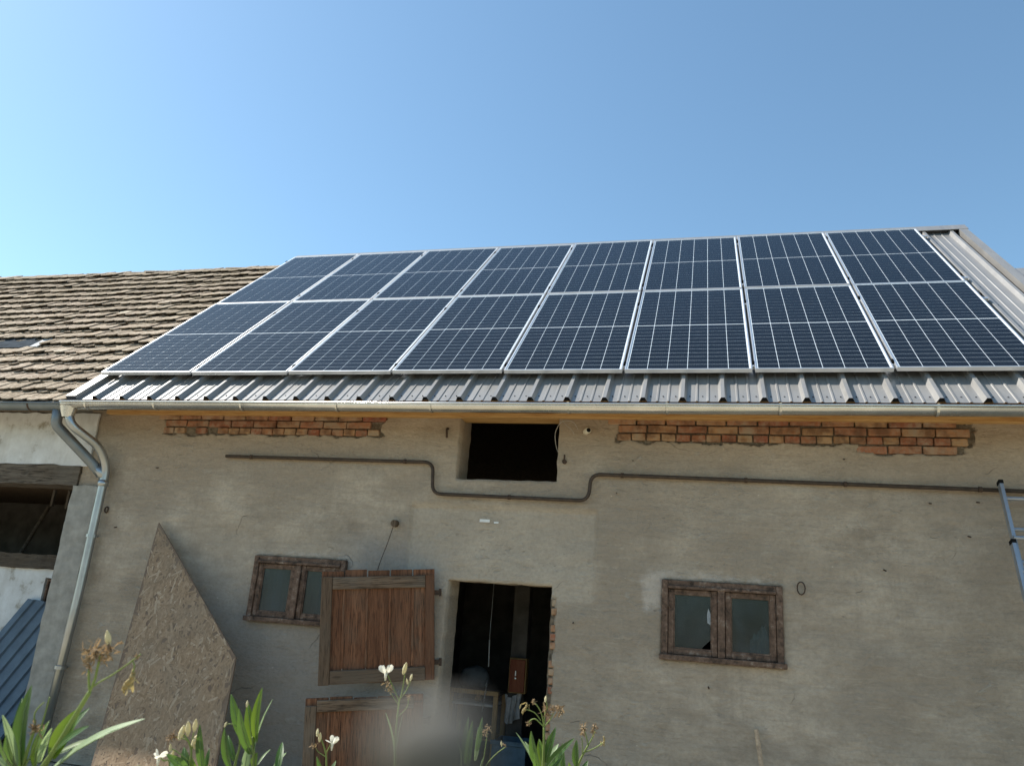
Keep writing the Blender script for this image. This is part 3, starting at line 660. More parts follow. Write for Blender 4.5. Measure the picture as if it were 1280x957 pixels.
OLEANDERS = [
('oleander with a dried brown flower head and a long pale leaf, lowest left corner', [5.093, -5.277], [([[5.0929, -5.2769, 1.3439], [5.0995, -5.2818, 1.3658], [5.1104, -5.284, 1.3827], [5.1474, -5.2931, 1.4454], [5.1605, -5.2963, 1.4678]], 0.0035), ([[5.1605, -5.2963, 1.4678], [5.1594, -5.3011, 1.4827], [5.1594, -5.3056, 1.4977]], 0.0018), ([[5.1605, -5.2963, 1.4678], [5.167, -5.2993, 1.4833], [5.1703, -5.3024, 1.4964], [5.1758, -5.3081, 1.5204]], 0.002), ([[5.1648, -5.2972, 1.4745], [5.1735, -5.297, 1.4816], [5.1909, -5.2957, 1.4925], [5.2116, -5.2949, 1.5079], [5.23, -5.2946, 1.5232]], 0.0012), ([[5.2192, -5.2943, 1.5127], [5.2213, -5.2915, 1.5054], [5.2159, -5.2887, 1.491]], 0.0011), ([[5.0668, -5.2832, 1.342], [5.0734, -5.2913, 1.3747], [5.0822, -5.2973, 1.4021], [5.0854, -5.2991, 1.4109]], 0.0022), ([[5.0865, -5.3011, 1.4185], [5.0855, -5.3052, 1.4313], [5.0909, -5.3068, 1.4414], [5.0985, -5.3072, 1.4494]], 0.0011), ([[5.0712, -5.287, 1.3584], [5.0887, -5.2941, 1.3972], [5.1061, -5.3073, 1.4564]], 0.0012)], [([5.1016, -5.277, 1.352], [5.2353, -5.2671, 1.4367], 0.024, 'pale'), ([5.1073, -5.2736, 1.3778], [5.1571, -5.2454, 1.4032], 0.011, 'pale'), ([5.1043, -5.2767, 1.3748], [5.1338, -5.2745, 1.4434], 0.027, 'young'), ([5.1068, -5.2712, 1.3909], [5.1215, -5.2439, 1.4383], 0.013, 'leaf'), ([5.1232, -5.2923, 1.3893], [5.1826, -5.3105, 1.4271], 0.012, 'leaf'), ([5.0628, -5.2823, 1.3568], [5.0653, -5.3001, 1.468], 0.024, 'leaf'), ([5.0469, -5.2758, 1.3644], [5.0175, -5.2622, 1.4434], 0.016, 'leaf'), ([5.0751, -5.2981, 1.3556], [5.0723, -5.347, 1.4153], 0.014, 'leaf'), ([5.0604, -5.2897, 1.3577], [5.042, -5.3158, 1.4282], 0.011, 'pale'), ([5.0677, -5.294, 1.3571], [5.0651, -5.3245, 1.4058], 0.014, 'leaf'), ([5.0788, -5.275, 1.3574], [5.0813, -5.2706, 1.4199], 0.021, 'young'), ([5.098, -5.2899, 1.37], [5.1258, -5.3125, 1.4196], 0.012, 'pale'), ([5.0582, -5.2876, 1.3489], [5.03, -5.3019, 1.3716], 0.012, 'pale')], [('dried', [5.1682, -5.3113, 1.5241], 0.028), ('dried', [5.1605, -5.3112, 1.5171], 0.02), ('dried', [5.1888, -5.3066, 1.5266], 0.022), ('bud', [5.1856, -5.3119, 1.5414], 0.022), ('dried', [5.1594, -5.3063, 1.4999], 0.014), ('dried', [5.179, -5.3048, 1.512], 0.013), ('pod', [5.2137, -5.2876, 1.4855], 0.035), ('dried', [5.0865, -5.2995, 1.4132], 0.02), ('dried', [5.2246, -5.295, 1.5196], 0.008)]),
('oleander bearing cream buds in front of the leaning board', [4.955, -4.719], [([[4.9553, -4.7194, 1.2323], [4.9586, -4.7305, 1.2723], [4.9603, -4.7359, 1.2915], [4.9539, -4.7437, 1.3117], [4.941, -4.7516, 1.3267]], 0.002), ([[4.9603, -4.7359, 1.2915], [4.9619, -4.7417, 1.3123], [4.9684, -4.7483, 1.3397]], 0.0012), ([[4.9602, -4.7349, 1.2883], [4.9667, -4.7405, 1.3126]], 0.0012), ([[4.9554, -4.7313, 1.2721], [4.9297, -4.7433, 1.2893], [4.9168, -4.7479, 1.2931]], 0.0012), ([[4.9167, -4.7359, 1.2534], [4.9039, -4.7438, 1.2684], [4.8975, -4.7478, 1.2759]], 0.0014), ([[4.9603, -4.7359, 1.2915], [4.9522, -4.7441, 1.3116], [4.9265, -4.7527, 1.3177]], 0.0012)], [([4.9827, -4.7189, 1.2549], [4.978, -4.7474, 1.3452], 0.017, 'leaf'), ([4.9527, -4.716, 1.2512], [4.926, -4.7129, 1.2924], 0.02, 'leaf'), ([4.958, -4.7351, 1.2548], [4.9308, -4.7749, 1.2879], 0.018, 'leaf'), ([4.9818, -4.7075, 1.2484], [4.9785, -4.6992, 1.2929], 0.008, 'leaf'), ([4.973, -4.7198, 1.2495], [4.9586, -4.7339, 1.2834], 0.012, 'young'), ([4.9971, -4.7092, 1.2353], [5.0229, -4.711, 1.2642], 0.02, 'leaf')], [('flower', [4.8959, -4.7492, 1.2789], 0.024), ('dried', [4.9233, -4.7545, 1.3206], 0.018), ('dried', [4.9185, -4.7537, 1.3139], 0.014), ('bud', [4.941, -4.7516, 1.3267], 0.03), ('bud', [4.9539, -4.7508, 1.3355], 0.03), ('bud', [4.9684, -4.7492, 1.3429], 0.028), ('bud', [4.9683, -4.7406, 1.3143], 0.026), ('bud', [4.9184, -4.748, 1.2948], 0.016), ('bud', [4.9232, -4.7435, 1.2841], 0.016), ('bud', [4.9667, -4.7377, 1.3031], 0.016)]),
('leafy green oleander shoot beside the right edge of the leaning board', [5.074, -4.663], [([[5.0742, -4.6628, 1.2208], [5.0742, -4.6774, 1.2691], [5.0743, -4.6871, 1.3013], [5.0727, -4.6947, 1.3253]], 0.003), ([[5.0286, -4.6739, 1.2176], [5.0384, -4.6885, 1.2746], [5.045, -4.6942, 1.2992], [5.0467, -4.7035, 1.3315]], 0.0022), ([[5.0467, -4.7011, 1.3234], [5.0402, -4.7085, 1.3423], [5.0272, -4.7136, 1.3478], [5.0158, -4.7154, 1.3437]], 0.001)], [([5.0792, -4.6902, 1.3161], [5.0925, -4.7195, 1.4248], 0.021, 'young'), ([5.078, -4.6997, 1.2927], [5.0746, -4.7667, 1.387], 0.022, 'leaf'), ([5.0658, -4.6781, 1.3069], [5.0399, -4.6788, 1.3865], 0.022, 'young'), ([5.0448, -4.6948, 1.3224], [5.0169, -4.7119, 1.4048], 0.018, 'leaf'), ([5.034, -4.694, 1.2566], [5.034, -4.743, 1.3441], 0.021, 'leaf'), ([5.0743, -4.6837, 1.29], [5.1136, -4.7076, 1.4038], 0.012, 'pale'), ([5.028, -4.6775, 1.2718], [4.9981, -4.6691, 1.3176], 0.012, 'leaf'), ([5.1052, -4.631, 1.2496], [5.0794, -4.5775, 1.2997], 0.014, 'leaf'), ([5.0952, -4.6334, 1.2489], [5.088, -4.5687, 1.2781], 0.008, 'pale'), ([5.0739, -4.6605, 1.2664], [5.081, -4.6287, 1.2923], 0.004, 'pale'), ([5.0494, -4.6684, 1.2496], [5.0472, -4.6624, 1.3029], 0.016, 'pale'), ([5.0759, -4.6746, 1.2612], [5.0824, -4.6827, 1.2938], 0.02, 'young')], [('bud', [5.0614, -4.7174, 1.3904], 0.014), ('bud', [5.0174, -4.7155, 1.3455], 0.012)]),
('slim oleander stalk holding one open white flower and one bud before the half door', [5.311, -4.457], [([[5.3113, -4.457, 1.211], [5.3115, -4.4858, 1.3066], [5.3151, -4.5006, 1.359], [5.3204, -4.5119, 1.4011]], 0.0022), ([[5.3204, -4.5119, 1.4011], [5.3082, -4.5232, 1.4281], [5.2942, -4.5361, 1.4583]], 0.0014), ([[5.3204, -4.5119, 1.4011], [5.3275, -4.5175, 1.426], [5.3329, -4.5267, 1.4611]], 0.0014), ([[5.3204, -4.5129, 1.4046], [5.3363, -4.5153, 1.4266], [5.3469, -4.5201, 1.4517]], 0.0012), ([[5.3187, -4.5102, 1.394], [5.3046, -4.5199, 1.4139], [5.2959, -4.5273, 1.4306]], 0.001), ([[5.3169, -4.5028, 1.3678], [5.3362, -4.5038, 1.3883], [5.3416, -4.5088, 1.4096]], 0.001)], [([5.3078, -4.4709, 1.2542], [5.2905, -4.5118, 1.3746], 0.006, 'pale'), ([5.3108, -4.4634, 1.2534], [5.3197, -4.4809, 1.3692], 0.005, 'pale')], [('flower', [5.2924, -4.5397, 1.4686], 0.026), ('bud', [5.3329, -4.5303, 1.4733], 0.028), ('dried', [5.2959, -4.5278, 1.4324], 0.016), ('bud', [5.3469, -4.5212, 1.4551], 0.016), ('bud', [5.3381, -4.5207, 1.4458], 0.014), ('dried', [5.3416, -4.5099, 1.4131], 0.012), ('dried', [5.3029, -4.5235, 1.4242], 0.012)]),
('small oleander sprig with one drooping white flower under the lower half door', [5.16, -4.491], [([[5.1599, -4.4912, 1.1915], [5.16, -4.5069, 1.2437], [5.1584, -4.5178, 1.2783], [5.1479, -4.5298, 1.3088]], 0.0018), ([[5.1583, -4.5167, 1.2748], [5.1672, -4.5198, 1.2928], [5.1725, -4.5217, 1.3037]], 0.0012), ([[5.1583, -4.5152, 1.2696], [5.1408, -4.5231, 1.2805], [5.1355, -4.5286, 1.2941]], 0.001)], [([5.1547, -4.5003, 1.2172], [5.139, -4.5199, 1.2682], 0.01, 'leaf'), ([5.1606, -4.4921, 1.2165], [5.1718, -4.4867, 1.2585], 0.01, 'pale')], [('flower', [5.1742, -4.5218, 1.3055], 0.022), ('bud', [5.1461, -4.5307, 1.3105], 0.02), ('bud', [5.1408, -4.5352, 1.3205], 0.018), ('dried', [5.1337, -4.528, 1.2905], 0.012)]),
('narrow oleander shoot with folded leaves in front of the doorway', [5.329, -3.937], [([[5.3288, -3.9366, 1.1088], [5.3333, -3.9553, 1.1747], [5.3378, -3.9674, 1.2187]], 0.0025), ([[5.3598, -3.9389, 1.1438], [5.3776, -3.9511, 1.1997], [5.3866, -3.9654, 1.255], [5.3888, -3.9727, 1.2814]], 0.0016), ([[5.3687, -3.9368, 1.1445], [5.3842, -3.9449, 1.1849], [5.413, -3.9477, 1.2197], [5.4396, -3.9472, 1.2413]], 0.0017), ([[5.3023, -3.9529, 1.1397], [5.3069, -3.9815, 1.2384], [5.3137, -3.9989, 1.3022]], 0.0012)], [([5.3289, -3.9596, 1.1853], [5.338, -3.997, 1.3171], 0.02, 'leaf'), ([5.337, -3.9699, 1.1837], [5.3609, -4.0327, 1.3126], 0.02, 'leaf'), ([5.3582, -3.957, 1.2236], [5.3699, -3.9663, 1.3148], 0.014, 'leaf'), ([5.3511, -3.9406, 1.1953], [5.3501, -3.9296, 1.2831], 0.012, 'pale'), ([5.3687, -3.9368, 1.1445], [5.3798, -3.9538, 1.2108], 0.01, 'pale'), ([5.3134, -3.9568, 1.1624], [5.3069, -3.9848, 1.2493], 0.008, 'pale')], [('dried', [5.3888, -3.9747, 1.2879], 0.022), ('dried', [5.3822, -3.9724, 1.2743], 0.016), ('bud', [5.4286, -3.9525, 1.2492], 0.016), ('dried', [5.4352, -3.9496, 1.2453], 0.01)]),
('oleander with a spreading dried flower head over a fan of leaves before the doorway', [5.604, -4.212], [([[5.6037, -4.212, 1.1916], [5.6057, -4.2303, 1.2541], [5.6078, -4.2452, 1.3051], [5.6078, -4.2577, 1.3467]], 0.0032), ([[5.6078, -4.2577, 1.3467], [5.5964, -4.2639, 1.3572], [5.5869, -4.2685, 1.364], [5.5773, -4.2702, 1.3615], [5.5716, -4.2693, 1.3535]], 0.0016), ([[5.6078, -4.2577, 1.3467], [5.6022, -4.2682, 1.3764], [5.5926, -4.2762, 1.3946], [5.5831, -4.2813, 1.4034]], 0.0016), ([[5.6002, -4.2641, 1.3612], [5.585, -4.2735, 1.379], [5.5602, -4.2824, 1.3867]], 0.0013), ([[5.6078, -4.2577, 1.3467], [5.6098, -4.2663, 1.377], [5.6156, -4.2694, 1.3925], [5.6118, -4.2761, 1.4111]], 0.0015), ([[5.6078, -4.2577, 1.3467], [5.6231, -4.2596, 1.3666], [5.6308, -4.2623, 1.3823]], 0.0015)], [([5.5885, -4.2316, 1.2434], [5.5409, -4.27, 1.3287], 0.011, 'pale'), ([5.5879, -4.2222, 1.2544], [5.5527, -4.216, 1.3029], 0.01, 'pale'), ([5.5968, -4.2455, 1.2537], [5.5862, -4.3048, 1.341], 0.021, 'leaf'), ([5.5988, -4.2122, 1.2414], [5.5857, -4.1985, 1.3096], 0.022, 'young'), ([5.6115, -4.2317, 1.2639], [5.6365, -4.2507, 1.3487], 0.019, 'leaf'), ([5.617, -4.2462, 1.2525], [5.6905, -4.2968, 1.3347], 0.018, 'leaf'), ([5.6117, -4.2096, 1.2551], [5.6308, -4.1727, 1.2997], 0.014, 'pale'), ([5.6071, -4.2204, 1.2653], [5.6112, -4.2064, 1.3225], 0.009, 'leaf'), ([5.5962, -4.2485, 1.2416], [5.5979, -4.3094, 1.2952], 0.014, 'leaf'), ([5.6173, -4.2127, 1.2381], [5.6461, -4.1935, 1.2746], 0.016, 'leaf')], [('pod', [5.5621, -4.2819, 1.3868], 0.03), ('dried', [5.6155, -4.2666, 1.3831], 0.028), ('dried', [5.648, -4.2593, 1.3873], 0.024), ('dried', [5.6385, -4.2627, 1.3904], 0.018), ('dried', [5.5831, -4.2813, 1.4034], 0.012), ('bud', [5.6118, -4.2766, 1.413], 0.016), ('dried', [5.5696, -4.2698, 1.3534], 0.012), ('dried', [5.627, -4.2655, 1.3895], 0.016)]),
('oleander stalk with two withered flower tufts against the bare wall, rightmost of the oleanders', [5.659, -4.084], [([[5.6593, -4.0844, 1.1746], [5.6674, -4.0974, 1.2248], [5.6795, -4.1046, 1.2594], [5.6977, -4.1104, 1.2945]], 0.0028), ([[5.6977, -4.1104, 1.2945], [5.6937, -4.1179, 1.3161], [5.6877, -4.1242, 1.3315]], 0.0016), ([[5.6977, -4.1104, 1.2945], [5.7098, -4.114, 1.3172], [5.7159, -4.1173, 1.3335]], 0.0016), ([[5.6876, -4.1074, 1.2759], [5.7158, -4.1042, 1.2898], [5.7399, -4.1031, 1.3074]], 0.0016), ([[5.6836, -4.1054, 1.2657], [5.6836, -4.1156, 1.2994], [5.6816, -4.1203, 1.3132]], 0.0012)], [([5.6674, -4.1022, 1.2407], [5.6696, -4.1214, 1.3064], 0.018, 'leaf'), ([5.6356, -4.0919, 1.2109], [5.6279, -4.0955, 1.291], 0.013, 'leaf'), ([5.6553, -4.0943, 1.2041], [5.6494, -4.1096, 1.2493], 0.012, 'young'), ([5.6251, -4.1017, 1.2019], [5.6212, -4.1158, 1.2453], 0.01, 'pale'), ([5.678, -4.0816, 1.2139], [5.6931, -4.0662, 1.2513], 0.013, 'leaf')], [('dried', [5.6877, -4.126, 1.3375], 0.022), ('dried', [5.6837, -4.124, 1.3273], 0.018), ('dried', [5.7159, -4.1191, 1.3395], 0.018), ('dried', [5.7098, -4.1176, 1.3291], 0.014), ('pod', [5.7379, -4.1036, 1.3073], 0.026)])]

# ---------------------------------------------------------------- old shed joined to the barn on the left
shed = thing('shed', 'old open fronted shed with a worn clay tile roof and white limewashed wall', 'shed', (-4.5, .4, 0))
XS = -9.5
def rough_slab(x0, x1, z0, z1, y0, y1, amp=.008, edge=.012, step=.05):
    xs = lines(x0, x1, [], step); zs = lines(z0, z1, [], step); m = MB(); n = len(xs); k = len(zs)
    for z in zs:
        for x in xs:
            ex = nz(x * 8, z * 8, 3) * edge if x in (xs[0], xs[-1]) else 0; ez = nz(x * 8, z * 8, 13) * edge if z in (zs[0], zs[-1]) else 0
            m.v.append((x + ex, y0 - nz(x * 3, z * 3, 1) * amp - nz(x * 11, z * 14, 2) * amp * .5, z + ez))
    m.f = [(j * n + i, j * n + i + 1, (j + 1) * n + i + 1, (j + 1) * n + i) for j in range(k - 1) for i in range(n - 1)]
    lp = list(range(n)) + [j * n + n - 1 for j in range(1, k)] + [(k - 1) * n + i for i in range(n - 2, -1, -1)] + [j * n for j in range(k - 2, 0, -1)]
    b = len(m.v); m.v += [(m.v[q][0], y1, m.v[q][2]) for q in lp]; N = len(lp)
    m.f += [(lp[i], b + i, b + (i + 1) % N, lp[(i + 1) % N]) for i in range(N)]
    m.mi = [0] * len(m.f); return m
part('front_wall', rough_slab(XS, -.11, 2.715, 3.26, .226, .244, .006, .02, .045), MAT['white'], shed)
part('wall_core', MB().box(XS, -.235, .26, .55, 2.72, 3.34), MAT['render'], shed)
part('lintel_beam', rough_slab(XS, -.2, 2.51, 2.712, .222, .55, .012, .01, .06), MAT['beam'], shed)
part('end_pillar', rough_slab(-.232, .07, 0, 2.508, .215, .246, .010, .016, .05), MAT['render'], shed)
part('pillar', rough_slab(-5.3, -4.9, 0, 2.505, .24, .56, .01, .012, .08), MAT['render'], shed)
part('back_wall', rough_slab(XS, -1.065, 0, 1.68, 1.0, 1.2, .006, .01, .08), MAT['white'], shed)
part('back_wall', rough_slab(-1.065, -.90, 0, 1.30, 1.0, 1.2, .006, .01, .08), MAT['white'], shed)
part('back_wall', rough_slab(-1.065, -.90, 1.59, 1.68, 1.0, 1.2, .006, .006, .08), MAT['white'], shed)
part('back_wall', rough_slab(-.90, -.235, 0, 1.68, 1.0, 1.2, .006, .006, .08), MAT['white'], shed)
part('sill_beam', rough_slab(XS, -.235, 1.685, 1.83, .96, 1.15, .02, .02, .06), MAT['beam'], shed)
wd = part('window', MB().box(-1.06, -1.035, 1.02, 1.08, 1.31, 1.58, bev=.003).box(-.93, -.905, 1.02, 1.08, 1.31, 1.58, bev=.003).box(-1.035, -.93, 1.02, 1.08, 1.555, 1.58, bev=.003).box(-1.035, -.93, 1.02, 1.08, 1.31, 1.335, bev=.003), MAT['winpaint'], shed)
part('pane', MB().box(-1.036, -.929, 1.045, 1.05, 1.334, 1.556), MAT['wglass'], wd)
part('far_wall', MB().box(XS, -.235, 6.45, 6.7, 0, 3.2).box(XS - .15, XS, .25, 6.7, 0, 3.25), MAT['slate'], shed)
part('loft_wall', MB().box(XS, -.235, 3.2, 3.3, 0, 5.4), MAT['slate'], shed)
part('floor', MB().box(XS, -.235, .3, 6.45, -.1, .006), MAT['slate'], shed)
part('prop_pole', MB().tube([(-2.10, 1.6, 1.84), (-2.19, 1.95, 2.45)], .024, 8), MAT['beam'], shed)
for x, l in ((-1.5, .22), (-1.36, .28), (-1.18, .18), (-1.72, .2)):
    part('hanging_lath', MB().box(x - .015, x + .015, 1.5, 1.53, 2.62 - l, 2.62), MAT['slate'], shed)
part('ceiling_board', MB().box(XS, -.235, .555, 3.2, 2.62, 2.66), MAT['oldpost'], shed)
troof = part('roof', MB().add([rp(XS - .1, -.45, -.205), rp(.0, -.45, -.205), rp(.0, 4.32, -.205), rp(XS - .1, 4.32, -.205)], [(0, 1, 2, 3)])
             .add([rp(XS - .1, 4.32, -.205), rp(.0, 4.32, -.205), (-.10, 6.95, 3.2), (XS - .1, 6.95, 3.2)], [(0, 1, 2, 3)])
             .add([rp(XS - .1, -.45, -.205), rp(.0, -.45, -.205), rp(.0, -.45, -.225), rp(XS - .1, -.45, -.225)], [(0, 1, 2, 3)]), MAT['oldpost'], shed)
TW, TL, TT = .152, .38, .013
def tile_shape(seed):
    out = [(-TW / 2, TL), (-TW / 2, .055)]
    for i in range(1, 8):
        t = math.pi * i / 8; out.append((-math.cos(t) * TW / 2 * .98, .055 - math.sin(t) * .055))
    out += [(TW / 2, .055), (TW / 2, TL)]
    r_ = random.Random(seed); n = len(out)
    out = [(x + r_.uniform(-.003, .003), y + r_.uniform(-.004, .004)) for x, y in out]
    vs = [(x, y, z) for z in (0, TT) for x, y in out]
    fs = [tuple(range(n - 1, -1, -1)), tuple(range(n, 2 * n))] + [(i, (i + 1) % n, n + (i + 1) % n, n + i) for i in range(n)]
    return vs, fs
TS = [tile_shape(k) for k in range(5)]; TMESH = []
for vs, fs in TS:
    TMESH.append(MB().add(vs, fs).mesh('tile', MAT['tile']))
AX = Matrix((( 1, 0, 0), (0, math.cos(A), -math.sin(A)), (0, math.sin(A), math.cos(A))))
EXPO = .249; S0 = -.40
mrg = MB(); cnt = 0; SKY = 6
for c in range(20):
    s = S0 + c * EXPO
    if s > 4.2: break
    wav = lambda x: .018 * nz(x * .35, c * .6, 5) + .010 * nz(x * 1.4, c, 6)
    for layer in (0, 1):
        o = -.152 if layer == 0 else -.125; slip = 0 if layer else -.046
        x = -.09 - (TW + .004) / 2 * (1 if layer else 0) - random.uniform(0, .02)
        while x > XS - .1:
            ds = random.gauss(0, .009) + (random.uniform(-.05, .0) if random.random() < .025 else 0); do = random.gauss(0, .005) + .02 * nz(x * .25, s * .4, 7) + .008 * nz(x * 1.1, s * 1.3, 17)
            tilt = -.173 + random.gauss(0, .010); roll = random.gauss(0, .022); yaw = random.gauss(0, .022)
            k = random.randrange(5)
            gone = c == SKY and -3.1 < x < -1.84
            Mr = AX @ Matrix.Rotation(tilt, 3, 'X') @ Matrix.Rotation(roll, 3, 'Y') @ Matrix.Rotation(yaw, 3, 'Z')
            P0 = rp(x - TW / 2, s + ds + slip + wav(x), o + do)
            seen = layer and x > -1.22 - 1.0 * (s + .33) and cnt < 300
            if gone: pass
            elif seen: place('tile', TMESH[k], troof, P0, Mr.to_euler()); cnt += 1
            else: mrg.add([P0 + Mr @ Vector(v) for v in TS[k][0]], TS[k][1])
            x -= TW + random.uniform(.001, .006)
part('roof_tiles', mrg, MAT['tile'], troof, kind='stuff')
part('skylight_sheet', slab(-3.2, -1.99, S0 + SKY * EXPO - .01, S0 + SKY * EXPO + .30, -.150, -.140), MAT['slatepane'], troof)
part('batten', slab(-1.985, -1.875, S0 + SKY * EXPO - .01, S0 + SKY * EXPO + .25, -.150, -.132), MAT['cloth'], troof)
x = -.12; k = 0
rm = MB(); n = 8
for q, rr in ((0, .075), (.40, .088)):
    rm.v += [(-q, -math.cos(math.pi * i / n) * rr, math.sin(math.pi * i / n) * rr * .62 - .01) for i in range(n + 1)]
rm.f = [(i, i + 1, n + 2 + i, n + 1 + i) for i in range(n)]; rm.mi = [0] * n
rm = rm.mesh('ridge_tile', MAT['tile'], True)
while x > XS - .1:
    p_ = rp(x, 4.34, -.165); place('ridge_tile', rm, troof, (x, p_.y + .0, p_.z - .045 + .018 * nz(x * .3, 3, 5) + random.uniform(-.006, .006)), (0, random.uniform(-.02, .02), random.uniform(-.02, .02))); x -= .37
g2 = part('gutter', gutter(XS, -.085, -.262, 3.225, .062), MAT['zincold'], shed)
for p_ in g2.data.polygons: p_.use_smooth = len(p_.vertices) == 4
for x in (-.47, -1.3, -2.2, -3.1): part('bracket', strap(x, -.262, 3.225, .062, .022), MAT['iron'], g2)
d2 = part('downpipe', MB().tube(fillet([(-.165, -.25, 3.18), (-.175, -.22, 3.03), (.07, .10, 2.70), (.135, .15, 2.615)], .04, 4), .049, 14), MAT['zincold'], shed, smooth=True)
part('branch_joint', MB().tube([(.075, .115, 2.69), (.18, .165, 2.58)], .054, 14, r1=.046), MAT['zincblue'], d2, smooth=True)

# ---------------------------------------------------------------- the next building along on the right, roofed lower
nb = thing('neighbouring_barn', 'lower metal roofed building beyond the right end of the long barn', 'building', (11.5, .6, 0))
part('wall', MB().box(9.12, 14, .5, .8, 0, 3.2).box(9.12, 14, 3.6, 3.8, 0, 3.2).box(13.8, 14, .8, 3.6, 0, 3.2), MAT['render'], nb)
nr = part('roof', slab(9.1, 14.2, -.3, 2.60, -.19, -.17), MAT['oldpost'], nb)
part('rear_roof', MB().add([rp(9.1, 2.6, -.17), rp(14.2, 2.6, -.17), (14.2, 4.1, 3.3), (9.1, 4.1, 3.3)], [(0, 1, 2, 3)]), MAT['sheet'], nb)
for k in range(30, 45, 3):
    pr = sheet_profile(k, k + 3); s = MB(); n = len(pr)
    for sv in (-.35, 2.58): s.v += [tuple(rp(x - .12, sv, o - .05 + (.002 if k % 2 else 0))) for x, o in pr]
    s.f = [(i, i + 1, n + i + 1, n + i) for i in range(n - 1)]; s.mi = [0] * len(s.f)
    part('roof_sheet', s, MAT['sheet'], nr)
part('ridge_filler', slab(9.12, 14.2, 2.50, 2.56, -.155, -.085), MAT['dark'], nr)
part('ridge_cap', slab(9.1, 14.2, 2.46, 2.70, -.083, -.078), MAT['sheet'], nr)

# ---------------------------------------------------------------- solar panels
PWD, PLN, GAPX, GAPY = 1.040, 2.096, .023, .019
FT = .035
fm = MB(); b_ = .011
fm.box(0, PWD, 0, b_, -FT, 0).box(0, PWD, PLN - b_, PLN, -FT, 0).box(0, b_, b_, PLN - b_, -FT, 0).box(PWD - b_, PWD, b_, PLN - b_, -FT, 0)
FRAME = fm.mesh('frame', MAT['alu'])
BACK = MB().box(b_, PWD - b_, b_, PLN - b_, -.010, -.0065).mesh('back_sheet', MAT['backsheet'])
GLASS = MB().add([(b_, b_, -.0022), (PWD - b_, b_, -.0022), (PWD - b_, PLN - b_, -.0022), (b_, PLN - b_, -.0022)], [(0, 1, 2, 3)]).mesh('glass_sheet', MAT['pglass'])
CW = (PWD - 2 * b_ - .022) / 6; CH = (PLN - 2 * b_ - .028 - .010) / 24
stm = MB()
for r_ in range(12):      # a string of twelve half cells, chamfered corners
    x0, x1, y0, y1 = .0028, CW - .0028, r_ * CH + .0030, (r_ + 1) * CH - .0030; q = .0035
    up = r_ % 2
    poly = [(x0, y0 + (0 if up else q)), (x0 + (0 if up else q), y0), (x1 - (0 if up else q), y0), (x1, y0 + (0 if up else q)), (x1, y1 - (q if up else 0)), (x1 - (q if up else 0), y1), (x0 + (q if up else 0), y1), (x0, y1 - (q if up else 0))]
    stm.add([(x, y, z) for z in (-.0062, -.0050) for x, y in poly], [tuple(range(8, 16))] + [(i, (i + 1) % 8, 8 + (i + 1) % 8, 8 + i) for i in range(8)])
bm = bmesh.new(); tmp = stm.mesh('cell_string', MAT['cell']); bm.from_mesh(tmp); bmesh.ops.remove_doubles(bm, verts=bm.verts, dist=1e-6); bm.to_mesh(tmp); bm.free()
STRING = tmp
CL = MB().box(-.022, -.001, -.018, .018, -.02, .0035).tube([(-.0115, 0, .003), (-.0115, 0, .010)], .006, 8).mesh('clamp', MAT['black'])
BIT = MB().box(-.001, .001, 0, .002, 0, .002)
ordn = ['leftmost', 'second from the left', 'third from the left', 'fourth from the left', 'fourth from the right', 'third from the right', 'second from the right', 'rightmost']
for row in (0, 1):
    for k in range(8):
        t = thing('solar_panel', 'dark blue solar panel %s in the %s row on the roof' % (ordn[k], 'lower upper'.split()[row]), 'solar panel',
                  rp(k * (PWD + GAPX), row * (PLN + GAPY), random.uniform(-.003, .003)), (A + random.uniform(-.0012, .0012), random.uniform(-.0012, .0012), 0), 'solar panels in two rows on the barn roof')
        for nm, me in (('frame', FRAME), ('back_sheet', BACK), ('glass_sheet', GLASS)): place(nm, me, t)
        for i in range(6):
            for h in (0, 1): place('cell_string', STRING, t, (b_ + .011 + i * CW, b_ + .014 + h * (12 * CH + .010), 0))
        for q in ((.137, 1.69) if row == 0 else (.209, 1.86)): place('clamp', CL, t, (0, q, 0))
        if k == 7:
            for q in ((.137, 1.69) if row == 0 else (.209, 1.86)): place('clamp', CL, t, (PWD + .023, q, 0))
for row, q, nm in ((0, .137, 'lowest'), (0, 1.69, 'second lowest'), (1, .209, 'second highest'), (1, 1.86, 'highest')):
    s = row * (PLN + GAPY) + q
    m = slab(-.035, 8.56, s - .02, s + .02, -.064, -.037)
    r_ = m.build('mounting_rail', MAT['alu']); r_['label'] = '%s of the four aluminium mounting rails running under the solar panels' % nm; r_['category'] = 'rail'; r_['group'] = 'mounting rails under the solar panels'

# ---------------------------------------------------------------- loose things
ob = thing('particle_board', 'large brown strand board with one corner cut off leaning on the wall', 'board', (.87, .205, 2.178), (0, 0, 0))
tl = .345
pl = [(0., 0.), (1.305, -1.11), (1.505, -2.17), (.39, -2.17)]
bd = MB().prism([(x, z * math.hypot(1, tl)) for x, z in pl], -.008, .008)
bo = bd.build('board_sheet', MAT['osb'], ob); bo.rotation_euler = (-math.atan(tl), 0, 0)
TONES = [m_osb('strand tone', c_) for c_ in ((.265, .172, .098), (.30, .197, .116), (.335, .225, .135), (.375, .258, .160), (.45, .33, .22))]
hk = math.hypot(1, tl); PZ = [(x, z * hk) for x, z in pl]
def inside(x, z):
    c_ = False
    for (x0, z0), (x1, z1) in zip(PZ, PZ[1:] + PZ[:1]):
        if (z0 > z) != (z1 > z) and x < (x1 - x0) * (z - z0) / (z1 - z0) + x0: c_ = not c_
    return c_
stq = MB(); rs = random.Random(3)
